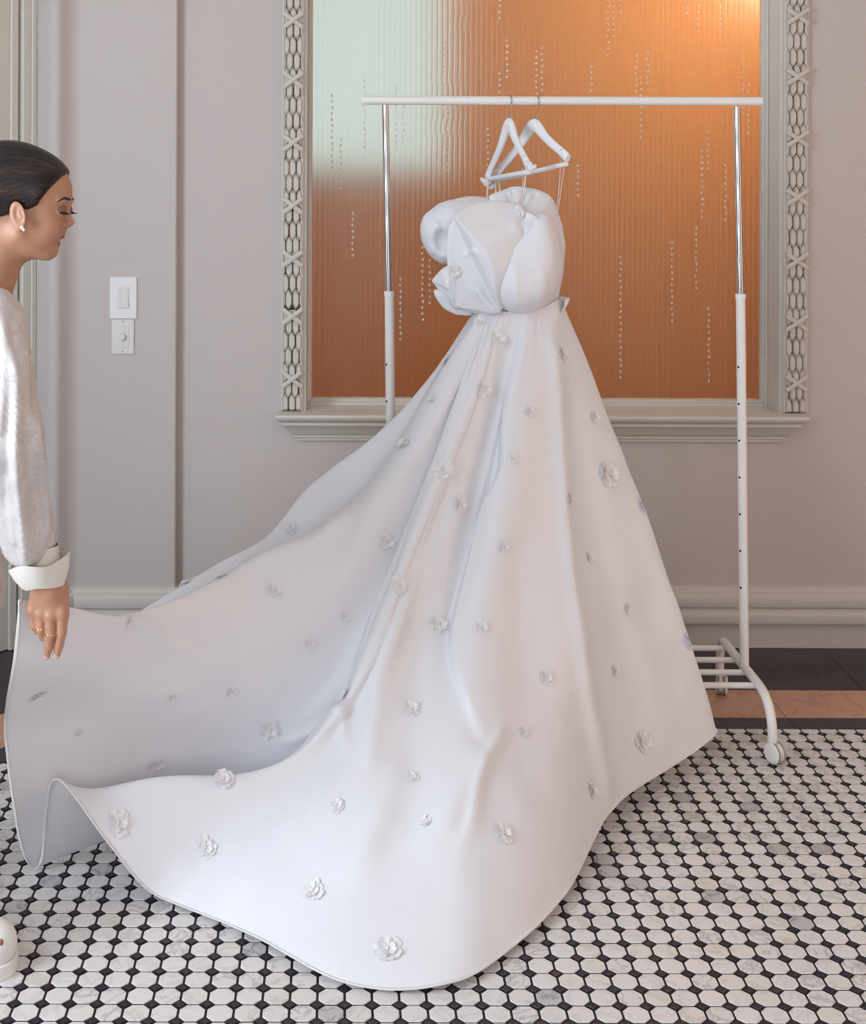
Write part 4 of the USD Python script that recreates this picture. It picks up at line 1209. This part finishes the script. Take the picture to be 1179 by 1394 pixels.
def head(p):
    d = skull(p)
    d = smin(d, ell(p, sub(48, 304), (0.053, 0.054, 0.072), rot_y(12)), 0.03)
    for s in (-1, 1):
        d = smin(d, cone(p, sub(62, 339, s * 0.012), sub(26, 318, s * 0.050), 0.016, 0.016), 0.022)
        d = smin(d, ell(p, sub(64, 309, s * 0.034), (0.026, 0.022, 0.028)), 0.02)
        d = smin(d, ell(p, sub(84, 273.5, s * 0.024), (0.0125, 0.022, 0.007), rot_y(8)), 0.012)
    d = smin(d, ell(p, sub(64, 342), (0.0170, 0.022, 0.0140), rot_y(12)), 0.014)
    for s in (-1, 1):
        d = smax(d, -(np.linalg.norm(p - sub(96, 288.5, s * 0.033), axis=-1) - 0.0165), 0.010)
        d = smin(d, np.linalg.norm(p - sub(81.2, 287.0, s * 0.031), axis=-1) - 0.0125, 0.005)
    # nose
    d = smin(d, cone(p, sub(88, 283), sub(93.6, 300.5), 0.0070, 0.0085), 0.008)
    d = smin(d, ell(p, sub(95.4, 303.0), (0.0084, 0.0088, 0.0072)), 0.005)
    for s in (-1, 1):
        d = smin(d, ell(p, sub(89.0, 306.0, s * 0.0105), (0.0085, 0.0062, 0.0068)), 0.004)
        d = smax(d, -ell(p, sub(90.0, 311.0, s * 0.0065), (0.005, 0.003, 0.003)), 0.003)
    # mouth
    d = smin(d, ell(p, sub(77.0, 319.0), (0.0110, 0.022, 0.0120), rot_y(14)), 0.010)
    d = smin(d, lipU(p), 0.004)
    d = smin(d, lipL(p), 0.004)
    d = smax(d, -cone(p, sub(82.5, 326.4, -0.017), sub(82.5, 326.4, 0.017), 0.0022, 0.0022), 0.003)
    for s in (-1, 1):
        # ear
        c = sub(24.0, 294.0, s * 0.0785)
        e = ell(p, c, (0.0165, 0.0075, 0.0290), rot_y(-10) @ rot_z(14 * s))
        e = smax(e, -ell(p, c + [0.003, s * 0.008, 0.003], (0.0105, 0.0075, 0.0200), rot_y(-10)), 0.004)
        e = smin(e, cone(p, c + [0.004, s * 0.001, 0.013], c + [0.002, s * 0.001, -0.011], 0.0024, 0.0022), 0.004)
        e = smax(e, -ell(p, c + [0.0075, s * 0.005, -0.001], (0.0035, 0.006, 0.0055)), 0.003)
        e = smin(e, ell(p, c + [0.008, s * 0.001, -0.002], (0.0034, 0.004, 0.006)), 0.003)
        e = smin(e, ell(p, c + [0.0035, -s * 0.002, -0.0245], (0.0075, 0.005, 0.0075)), 0.005)
        d = smin(d, e, 0.006)
    # neck
    d = smin(d, cone(p, sub(8, 318), sub(-22, 398), 0.050, 0.054), 0.028)
    return d


SH_R, EL_R, WR_R = P(-12, 436, 2.54), P(2, 622, 2.51), P(68, 782, 2.578)
CHEST, PELV = np.array([-0.755, 2.70, 1.13]), np.array([-0.87, 2.70, 0.86])


def torso(p):
    q = (p - [0, 2.70, 0]) * [1, 0.72, 1] + [0, 2.70, 0]
    d = cone(q, CHEST, PELV, 0.105, 0.120)
    d = smin(d, cone(p, sub(-20, 395), CHEST, 0.055, 0.09), 0.05)
    d = smin(d, cone(p, SH_R + [-0.03, 0.02, -0.01], SH_R * [1, 0, 1] + [-0.15, 2.86, -0.01], 0.045, 0.045), 0.04)
    for s, leg in ((-1, [(-0.865, 2.61, 0.82), (-0.81, 2.60, 0.46), (-0.86, 2.59, 0.075)]), (1, [(-0.895, 2.79, 0.82), (-0.90, 2.81, 0.45), (-1.01, 2.82, 0.09)])):
        d = smin(d, cone(p, leg[0], leg[1], 0.082, 0.055), 0.03)
        d = smin(d, cone(p, leg[1], leg[2], 0.052, 0.034), 0.02)
        d = smin(d, cone(p, np.array(leg[2]) + [-0.015, 0, -0.03], np.array(leg[2]) + [0.16, -0.01, -0.035], 0.034, 0.026), 0.02)
    d = smin(d, cone(p, SH_R, EL_R, 0.046, 0.036), 0.02)
    d = smin(d, cone(p, EL_R, WR_R, 0.036, 0.026), 0.012)
    el, wr = np.array([-0.85, 2.94, 1.01]), np.array([-0.83, 2.90, 0.77])
    d = smin(d, cone(p, SH_R * [1, 0, 1] + [-0.16, 2.87, 0], el, 0.046, 0.036), 0.02)
    d = smin(d, cone(p, el, wr, 0.036, 0.026), 0.012)
    d = smin(d, left_hand(p, wr), 0.01)
    return d


def left_hand(p, wr):
    d = cone(p, wr, wr + [0.01, 0, -0.075], 0.026, 0.034)
    for k, (o, L) in enumerate(((0.027, 0.070), (0.009, 0.078), (-0.009, 0.072), (-0.026, 0.056))):
        a = wr + [0.012 + o, 0.0, -0.085]
        b = a + [0.004, -0.006, -L * 0.5]; c = b + [0.0, -0.014, -L * 0.45]
        d = smin(d, smin(cone(p, a, b, 0.0095, 0.0085), cone(p, b, c, 0.0085, 0.007), 0.003), 0.005)
    a = wr + [0.028, -0.008, -0.03]; b = a + [0.018, -0.014, -0.035]; c = b + [0.004, -0.004, -0.032]
    return smin(d, smin(cone(p, a, b, 0.013, 0.0105), cone(p, b, c, 0.0105, 0.008), 0.003), 0.008)


YK = 2.578
FING = {
    'index': [(84.0, 836, 0.0), (84.0, 860, 0.001), (80.0, 879, 0.006), (75.6, 894.5, 0.011)],
    'middle': [(69.5, 838, -0.003), (69.0, 862, -0.002), (65.8, 881, 0.005), (62.0, 896, 0.012)],
    'ring': [(55.5, 836, 0.0), (56.0, 856, -0.002), (57.0, 869, 0.010), (60.0, 867, 0.022)],
    'little': [(43.6, 832, 0.004), (45.8, 852, 0.004), (49.0, 862, 0.014), (53.0, 858, 0.022)]}


def hand(p):
    h = lambda x, y, dy=0.0: P(x, y, YK) + np.array([0, dy, 0])
    d = cone(p, EL_R * 0.4 + WR_R * 0.6, WR_R, 0.031, 0.0255)
    d = smin(d, cone(p, WR_R, h(70, 802, 0.002), 0.0255, 0.027), 0.012)
    for k, nm in enumerate(FING):
        kn = h(*FING[nm][0])
        d = smin(d, cone(p, h(80 - 9 * k, 800, 0.004), kn + [0, 0.004, 0], 0.0150, 0.0125), 0.012)
        d = smin(d, np.linalg.norm(p - kn - [0, -0.0015, 0.001], axis=-1) - 0.0105, 0.006)
    for k, nm in enumerate(FING):
        r = (0.0098, 0.0096, 0.0092, 0.0084)[k]
        pts = [h(*q) for q in FING[nm]]
        f = cone(p, pts[0], pts[1], r * 1.04, r)
        f = smin(f, cone(p, pts[1], pts[2], r * 1.01, r * 0.88), 0.0025)
        f = smin(f, cone(p, pts[2], pts[3], r * 0.88, r * 0.72), 0.0025)
        d = smin(d, f, 0.0035 if k else 0.0035)
    a, b, c, e = h(80, 806, 0.010), h(82, 828, 0.030), h(80, 848, 0.050), h(78, 868, 0.056)
    t = smin(cone(p, a, b, 0.016, 0.012), smin(cone(p, b, c, 0.0118, 0.0102), cone(p, c, e, 0.0102, 0.008), 0.003), 0.004)
    return smin(d, t, 0.010)


def to_manifold(m):
    return m3.Manifold(m3.Mesh(vert_properties=np.asarray(m.vertices, np.float32), tri_verts=np.asarray(m.faces, np.uint32)))


hd = surface_nets(head, sub(-75, 405, -0.10), sub(118, 180, 0.10), 0.0022)
hn = surface_nets(hand, P(28, 910, YK) - [0, 0.05, 0], P(105, 700, YK) + [0, 0.09, 0], 0.0018)
bd = surface_nets(torso, (-1.12, 2.42, -0.01), (-0.45, 3.02, 1.36), 0.009)
for m_, it in ((hd, 4), (hn, 3), (bd, 6)):
    taubin(m_, iterations=it)
body = m3.Manifold.batch_boolean([to_manifold(m_) for m_ in (bd, hd, hn)], m3.OpType.Add)
M['skin'] = mat('skin', {
    'g': ('geometry', {}), 'n': ('noise_texture', {'scale': 38.0, 'detail': 4.0}),
    'r': ('rgb_ramp', {'ramp': [(0.3, (0.45, 0.225, 0.138)), (0.7, (0.50, 0.26, 0.165))]}),
    'n2': ('noise_texture', {'scale': 900.0, 'detail': 2.0}), 'b': ('bump', {'strength': 0.12, 'distance': 0.0004}),
    'p': ('principled_bsdf', {'roughness': 0.45, 'subsurface_weight': 0.12, 'subsurface_radius': (1.0, 0.35, 0.18), 'subsurface_scale': 0.006})},
    [('g.position', 'n.vector'), ('n.fac', 'r.fac'), ('r.color', 'p.base_color'), ('g.position', 'n2.vector'), ('n2.fac', 'b.height'), ('b.normal', 'p.normal')])
obj('body', body, M['skin'], person, smooth=50)

# make-up, lashes, brows
M['lips'] = plain('lip_colour', (0.30, 0.11, 0.095), 0.4)
M['lash'] = plain('dark_lash', (0.015, 0.010, 0.010), 0.6)
M['shadow'] = plain('eye_make_up', (0.21, 0.09, 0.07), 0.5)
M['brow'] = plain('brow_hair', (0.035, 0.018, 0.014), 0.7)
lips = surface_nets(lambda p: smax(head(p) - 0.0007, np.minimum(lipU(p), lipL(p)) - 0.0006, 0.0008), sub(60, 342, -0.025), sub(92, 312, 0.025), 0.0011)
obj('lips', lips, M['lips'], person, smooth=True)
for s in (-1, 1):
    lid = surface_nets(lambda p: smax(head(p) - 0.0005, ell(p, sub(86, 284.5, s * 0.033), (0.014, 0.019, 0.0072), rot_y(-6)), 0.001), sub(60, 300, s * 0.033 - 0.03), sub(110, 268, s * 0.033 + 0.03), 0.0013)
    obj('eyelid', lid, M['shadow'], person, smooth=True, label='eyelid with brown make-up')
    V, Fc = [], []
    n0 = 0
    c = sub(81.2, 287.0, s * 0.031)
    rl = np.random.default_rng(5)
    for a in np.linspace(-75, 68, 34):
        th = math.radians(a)
        o = np.array([math.cos(th), math.sin(th) * 1.0, 0])
        base = c + o * 0.0128 + [0, 0, -0.0022 - 0.0018 * math.cos(th)]
        L = 0.0085 + 0.002 * rl.random()
        tip = base + o * L + np.array([0.001 * rl.normal(), 0.001 * rl.normal(), -0.0035 + 0.001 * rl.random()])
        mid = base * 0.5 + tip * 0.5 + [0, 0, -0.0012]
        t_ = sweep([base, mid, tip], [0.0009, 0.0007, 0.0002], 5)
        V.append(t_)
    V.append(sweep([c + np.array([math.cos(math.radians(a)), math.sin(math.radians(a)), 0]) * 0.0130 + [0, 0, -0.0022 - 0.0018 * math.cos(math.radians(a))] for a in np.linspace(-80, 72, 20)], 0.0012, 6))
    obj('eyelashes', cat_(V), M['lash'], person, smooth=True)
    def brow(p):
        q = p.copy(); q[..., 1] = 0
        z0 = np.array([1.0, 0, 1.0])
        b1, b2, b3 = sub(95.5, 271.5, 0.012) * z0, sub(89, 269.5, 0.03) * z0, sub(77, 275.5, 0.05) * z0
        b = np.minimum(cone(q, b1, b2, 0.0024, 0.0024), cone(q, b2, b3, 0.0024, 0.0008))
        return smax(smax(head(p) - 0.0009, b, 0.001), 0.010 - s * (p[..., 1] - YH), 0.001)
    br = surface_nets(brow, sub(60, 292) + [-0.02, s * 0.042 - 0.04, 0], sub(112, 255) + [0, s * 0.042 + 0.04, 0], 0.0012)
    obj('eyebrow', br, M['brow'], person, smooth=True)

# hair: combed back over the skull into a low knot
def side(a, b):
    a, b = sub(*a), sub(*b)
    t = b - a; t[1] = 0; t /= np.linalg.norm(t)
    n = np.array([-t[2], 0, t[0]])
    return lambda p: (p - a) @ n


l1, l2, l3 = side((49, 291), (93.5, 234.5)), side((-80, 316), (54, 283)), side((54, 300), (51, 250))


def hairfield(p):
    s = skull(p) - 0.0062
    s = smin(s, ell(p, sub(-20, 285), (0.075, 0.060, 0.065)), 0.04)
    below1 = -(l1(p))                    # the forehead line
    q = p - sub(20, 250)
    s2 = smax(s, below1 + 0.010 * (np.abs(p[..., 1] - YH) / 0.06) ** 2 * 0 , 0.006)
    s2 = smax(s2, -(l2(p)), 0.006)
    burn = smax(head(p) - 0.0022, np.minimum(1e9, smax(cone(p, sub(47, 272, -0.075), sub(50.5, 283, -0.075), 0.0125, 0.0055), -1e9, 0.001)), 0.003)
    burn2 = smax(head(p) - 0.0022, cone(p, sub(47, 272, 0.075), sub(50.5, 283, 0.075), 0.0125, 0.0055), 0.003)
    s2 = smin(s2, smin(burn, burn2, 0.001), 0.006)
    ear = np.minimum(ell(p, sub(24, 294, -0.082), (0.0175, 0.02, 0.030), rot_y(-10)), ell(p, sub(24, 294, 0.082), (0.0175, 0.02, 0.030), rot_y(-10)))
    s2 = smax(s2, -ear, 0.005)
    bun = ell(p, sub(-74, 300), (0.042, 0.045, 0.042))
    return smin(s2, bun, 0.012)


hair = surface_nets(hairfield, sub(-110, 345, -0.11), sub(112, 178, 0.11), 0.0026)
taubin(hair, iterations=3)
# combed strands as fine relief running front to back
v = hair.vertices.copy(); n = hair.vertex_normals
bun_c = sub(-70, 292)
rel = v - bun_c
ta = math.atan2(*(sub(95, 258) - bun_c)[[2, 0]])
yy, zz = rel[:, 1], -rel[:, 0] * math.sin(ta) + rel[:, 2] * math.cos(ta)
fi = np.stack([yy, zz], -1) / np.maximum(np.hypot(yy, zz), 1e-4)[:, None]
st = meshkit.fbm(np.c_[fi * 12, rel[:, 0] * 2], 3, 4)
v += n * ((st - 0.5) * 0.0022)[:, None]
hair = trimesh.Trimesh(v, hair.faces, process=False)
axd = sub(95, 258) - bun_c
M['hair'] = mat('dark_brown_hair', {
    'g': ('geometry', {}), 'sub': ('vector_math', {'math_type': 'subtract', 'vector2': tuple(bun_c)}),
    'rot': ('vector_rotate', {'rotate_type': 'y_axis', 'angle': math.atan2(axd[2], axd[0])}),
    'sx': ('separate_xyz', {}), 'cx': ('combine_xyz', {}),
    'nz': ('vector_math', {'math_type': 'normalize'}),
    'k': ('vector_math', {'math_type': 'scale', 'scale': 1.0}),
    'ax': ('math', {'math_type': 'multiply', 'value2': 2.2}),
    's2': ('separate_xyz', {}), 'c2': ('combine_xyz', {}),
    'n': ('noise_texture', {'scale': 16.0, 'detail': 4.0, 'roughness': 0.65}),
    'n1': ('noise_texture', {'scale': 3.0, 'detail': 2.0}),
    'ad': ('math', {'math_type': 'multiply_add', 'value2': 0.6}),
    'hf': ('math', {'math_type': 'multiply', 'value2': 0.4}),
    'r': ('rgb_ramp', {'ramp': [(0.30, (0.007, 0.004, 0.005)), (0.50, (0.016, 0.009, 0.009)), (0.60, (0.040, 0.024, 0.019)), (0.75, (0.11, 0.070, 0.050))]}),
    'b': ('bump', {'strength': 0.6, 'distance': 0.0015}),
    'p': ('principled_bsdf', {'roughness': 0.34, 'specular_ior_level': 0.3})},
    [('g.position', 'sub.vector1'), ('sub.vector', 'rot.vector'), ('rot.vector', 'sx.vector'), ('sx.y', 'cx.y'), ('sx.z', 'cx.z'), ('cx.vector', 'nz.vector1'), ('nz.vector', 's2.vector'),
     ('s2.y', 'c2.y'), ('s2.z', 'c2.z'), ('sx.x', 'ax.value1'), ('ax.value', 'c2.x'), ('c2.vector', 'n.vector'), ('c2.vector', 'n1.vector'),
     ('n1.fac', 'hf.value1'), ('n.fac', 'ad.value1'), ('hf.value', 'ad.value3'), ('ad.value', 'r.fac'), ('r.color', 'p.base_color'), ('n.fac', 'b.height'), ('b.normal', 'p.normal')])
obj('hair', hair, M['hair'], person, smooth=True)

# shirt
M['shirt'] = mat('brocade_satin', {
    'g': ('geometry', {}),
    'v': ('noise_texture', {'scale': 55.0, 'detail': 3.0, 'distortion': 1.5}),
    'r': ('rgb_ramp', {'ramp': [(0.45, (0.60, 0.555, 0.545)), (0.55, (0.67, 0.63, 0.62))]}),
    'rr': ('map_range', {'from_min': 0.45, 'from_max': 0.55, 'to_min': 0.55, 'to_max': 0.30}),
    'b': ('bump', {'strength': 0.25, 'distance': 0.0008}),
    'p': ('principled_bsdf', {'roughness': 0.4}), 't': ('translucent_bsdf', {'color': (0.75, 0.7, 0.68)}), 'm': ('mix_closure', {'fac': 0.06})},
    [('g.position', 'v.vector'), ('v.fac', 'r.fac'), ('v.fac', 'rr.value'), ('rr.result', 'p.roughness'), ('r.color', 'p.base_color'), ('v.fac', 'b.height'), ('b.normal', 'p.normal'), ('p.BSDF', 'm.closure1'), ('t.BSDF', 'm.closure2')], surface='m.closure')
lc = side((0, 345), (21, 373))


def shirt(p):
    q = (p - [0, 2.70, 0]) * [1, 0.72, 1] + [0, 2.70, 0]
    d = cone(q, CHEST + [0.0, 0, 0.02], PELV + [0.035, 0, -0.03], 0.125, 0.150)
    d = smin(d, cone(q, PELV + [0.035, 0, -0.03], PELV + [0.04, 0, -0.32], 0.150, 0.165), 0.05)
    d = smin(d, cone(p, sub(-16, 372), sub(-44, 430), 0.060, 0.085), 0.03)
    d = smin(d, cone(p, SH_R + [-0.03, 0.03, -0.01], SH_R * [1, 0, 1] + [-0.15, 2.86, -0.01], 0.055, 0.055), 0.03)
    a, b, c = SH_R, P(4, 605, 2.515), P(40, 738, 2.565)
    sl = smin(cone(p, a, b, 0.064, 0.074), cone(p, b, c, 0.074, 0.050), 0.04)
    d = smin(d, sl, 0.015)
    el, wr = np.array([-0.85, 2.94, 1.01]), np.array([-0.835, 2.90, 0.80])
    d = smin(d, smin(cone(p, SH_R * [1, 0, 1] + [-0.16, 2.87, 0], el, 0.064, 0.072), cone(p, el, wr, 0.072, 0.05), 0.04), 0.015)
    d = smax(d, (0.640 - p[..., 2]) - 0.02 * np.sin(p[..., 0] * 30) * 0, 0.004)
    # open neck: cut above the collar line, hollow round the neck
    d = smax(d, np.maximum(lc(p), -1e9), 0.003)
    hollow = cone(p, sub(8, 318), sub(-24, 400), 0.0555, 0.0575)
    return smax(d, -hollow, 0.002)


sh = surface_nets(shirt, (-1.16, 2.40, 0.62), (-0.50, 3.05, 1.43), 0.0055)
taubin(sh, iterations=4)
v, n = sh.vertices.copy(), sh.vertex_normals
pxs = proj(v)
dsp = (meshkit.fbm(v * [13, 13, 5], 3, 9) - 0.5) * 0.020
for line, wl, wr_, am in (([(10, 465), (18, 540), (18, 610), (22, 660), (30, 720), (36, 775)], 5, 13, 0.020), ([(45, 560), (52, 620), (58, 680), (60, 740)], 6, 7, 0.015), ([(-2, 420), (6, 470), (4, 540), (-4, 600)], 6, 9, 0.010), ([(12, 640), (16, 690), (22, 745)], 4, 7, 0.008), ([(30, 470), (36, 540), (40, 600)], 7, 8, 0.007)):
    dsp += am * ridge_field(pxs, line, wl, wr_, (0.15, 0.85)) * np.clip(-n[:, 1] * 3 + 0.2, 0, 1)
v += n * dsp[:, None] * np.clip((1.30 - v[:, 2:3]) / 0.06, 0.0, 1)
sh = trimesh.Trimesh(v, sh.faces, process=False)
shp = obj('shirt', sh, M['shirt'], person, smooth=True)
# shoulder seam
sm = [P(x, y, 2.52) for x, y in ((2, 498), (12, 494), (24, 492), (36, 494))]
# turned-back cuff
M['cuff'] = plain('cuff_satin', (0.74, 0.71, 0.65), 0.4, bump=0.2, bscale=300)
cv = []
nA = 72
bc, tc, ic = P(59, 793, 2.574), P(51, 763, 2.57), P(47, 742, 2.567)
for kk, (c, rx, ry, tl, lift) in enumerate(((ic, 0.043, 0.042, 0.0, 0.0), (bc + [0, 0, 0.012], 0.0375, 0.034, -0.002, 0.0), (bc, 0.0400, 0.037, -0.004, 0.0), (bc + [-0.002, 0, 0.006], 0.0440, 0.041, 0.0, 0.0), (bc * 0.5 + tc * 0.5, 0.0525, 0.047, 0.006, 0.3), (tc, 0.0580, 0.053, 0.014, 1.0), (tc + [0, 0, 0.001], 0.0560, 0.051, 0.014, 1.0), (bc * 0.4 + tc * 0.6, 0.0480, 0.044, 0.008, 0.4))):
    a = np.arange(nA) / nA * 2 * np.pi
    rr = 1 + (0.05 * np.sin(3 * a + 0.6) + 0.03 * np.sin(5 * a + 2.0)) * (0.3 + lift)
    z = tl * np.cos(a) * 0.75 + 0.006 * lift * np.sin(3 * a + 1.0) - 0.010 * (1 - lift) * np.exp(-((a - 3.9) / 0.5) ** 2) * (kk > 0)
    cv.append(np.stack([c[0] + rx * rr * np.cos(a), c[1] + ry * rr * np.sin(a), c[2] + z], -1))
cv = np.array(cv)
i, j = np.meshgrid(np.arange(len(cv) - 1), np.arange(nA), indexing='ij')
q = np.stack([i * nA + j, i * nA + (j + 1) % nA, (i + 1) * nA + (j + 1) % nA, (i + 1) * nA + j], -1).reshape(-1, 4)
ct = trimesh.Trimesh(cv.reshape(-1, 3), np.vstack([q[:, [0, 1, 2]], q[:, [0, 2, 3]]]), process=False)
ct.fix_normals()
obj('cuff', ct, M['cuff'], person, smooth=70, label='turned-back cream cuff')

# jewellery
M['gold'] = mat('gold', {'p': ('principled_bsdf', {'base_color': (0.85, 0.62, 0.36), 'metallic': 1.0, 'roughness': 0.22})})
hnd = lambda q: P(q[0], q[1], YK) + np.array([0, q[2], 0])
for nm, t_, r_ in (('ring', 0.97, 0.0097), ('middle', 1.02, 0.0100)):
    a, b = hnd(FING[nm][0]), hnd(FING[nm][1])
    c = a + (b - a) * t_; d_ = (b - a) / np.linalg.norm(b - a)
    obj('finger_ring', lathe([(r_ - 0.0006, -0.0014), (r_ + 0.0008, -0.0012), (r_ + 0.0011, 0), (r_ + 0.0008, 0.0012), (r_ - 0.0006, 0.0014)], c, c + d_, 28), M['gold'], person, label='slim gold ring')
M['nail'] = plain('nail', (0.60, 0.40, 0.34), 0.2)
for nm in ('index', 'middle'):
    a, b = hnd(FING[nm][2]), hnd(FING[nm][3])
    d_ = (b - a) / np.linalg.norm(b - a)
    s_ = trimesh.creation.icosphere(2, 1.0)
    u = np.cross(d_, [0, -1.0, 0]); u /= np.linalg.norm(u); w = np.cross(u, d_)
    T = np.eye(4); T[:3, 0], T[:3, 1], T[:3, 2] = u * 0.0052, w * 0.0016, d_ * 0.0080
    T[:3, 3] = b + d_ * 0.001 + np.array([0, -1.0, 0.0]) * 0.0056
    s_.apply_transform(T); s_.fix_normals()
    obj('nail', s_, M['nail'], person, smooth=True)
M['white_pearl'] = plain('earring_pearl', (0.88, 0.86, 0.84), 0.15, coat_weight=0.7)
for s in (-1, 1):
    c = sub(30.0, 309.5, s * 0.088)
    p_ = trimesh.creation.icosphere(2, 0.0038); p_.apply_translation(c)
    p2 = trimesh.creation.icosphere(2, 0.0032); p2.apply_translation(c + [0.003, 0, -0.0048])
    obj('earring', cat_([p_, p2]), M['white_pearl'], person, smooth=True)

# shoes
M['shoe'] = plain('shoe_canvas', (0.80, 0.79, 0.77), 0.6, bump=0.3, bscale=400)
M['sole'] = plain('shoe_sole', (0.82, 0.81, 0.78), 0.5)
M['red'] = plain('red_tab', (0.32, 0.10, 0.08), 0.5)
for an, toe in (((-0.86, 2.59), (-0.637, 2.572)), ((-1.01, 2.82), (-0.80, 2.80))):
    a, t_ = np.array([*an, 0.0]), np.array([*toe, 0.0])
    def shoe(p):
        d = cone(p, a + [-0.03, 0, 0.055], t_ * 0.9 + a * 0.1 + [0, 0, 0.046], 0.043, 0.044)
        d = smin(d, cone(p, a + [-0.01, 0, 0.06], a + [0.0, 0, 0.115], 0.044, 0.045), 0.03)
        d = smin(d, cone(p, a * 0.5 + t_ * 0.5 + [0, 0, 0.065], t_ * 0.95 + a * 0.05 + [0, 0, 0.052], 0.040, 0.036), 0.02)
        d = smax(d, 0.022 - p[..., 2], 0.004)
        d = smax(d, p[..., 2] - 0.125, 0.004)
        return smax(d, -cone(p, a + [0, 0, 0.085], a + [0, 0, 0.15], 0.036, 0.037), 0.004)
    s_ = surface_nets(shoe, np.minimum(a, t_) - [0.1, 0.08, 0.005], np.maximum(a, t_) + [0.07, 0.08, 0.15], 0.005)
    taubin(s_, iterations=4)
    so = obj('shoe', s_, M['shoe'], person, smooth=True)
    ax = (t_ - a) / np.linalg.norm(t_ - a)
    pl = LineString([tuple((a - ax * 0.035)[:2]), tuple((t_ - ax * 0.02)[:2])]).buffer(0.050)
    obj('sole', extrude(pl, 0.0005, 0.026), M['sole'], so, smooth=40)
    c = t_ * 0.72 + a * 0.28
    obj('lace', cat_([sweep(smooth_path([c + ax * o + [0, -0.030, 0.082], c + ax * o + [0, 0.0, 0.105], c + ax * o + [0, 0.030, 0.082]], 9), 0.004, 6) for o in (-0.05, -0.025, 0.0)]), M['sole'], so)
    b_ = trimesh.creation.icosphere(2, 1.0); b_.apply_scale([0.0045, 0.003, 0.0065]); b_.apply_translation(t_ + ax * 0.006 + [0, -0.031, 0.070])
    obj('red_mark', b_, M['red'], so, smooth=True, label='small red mark')
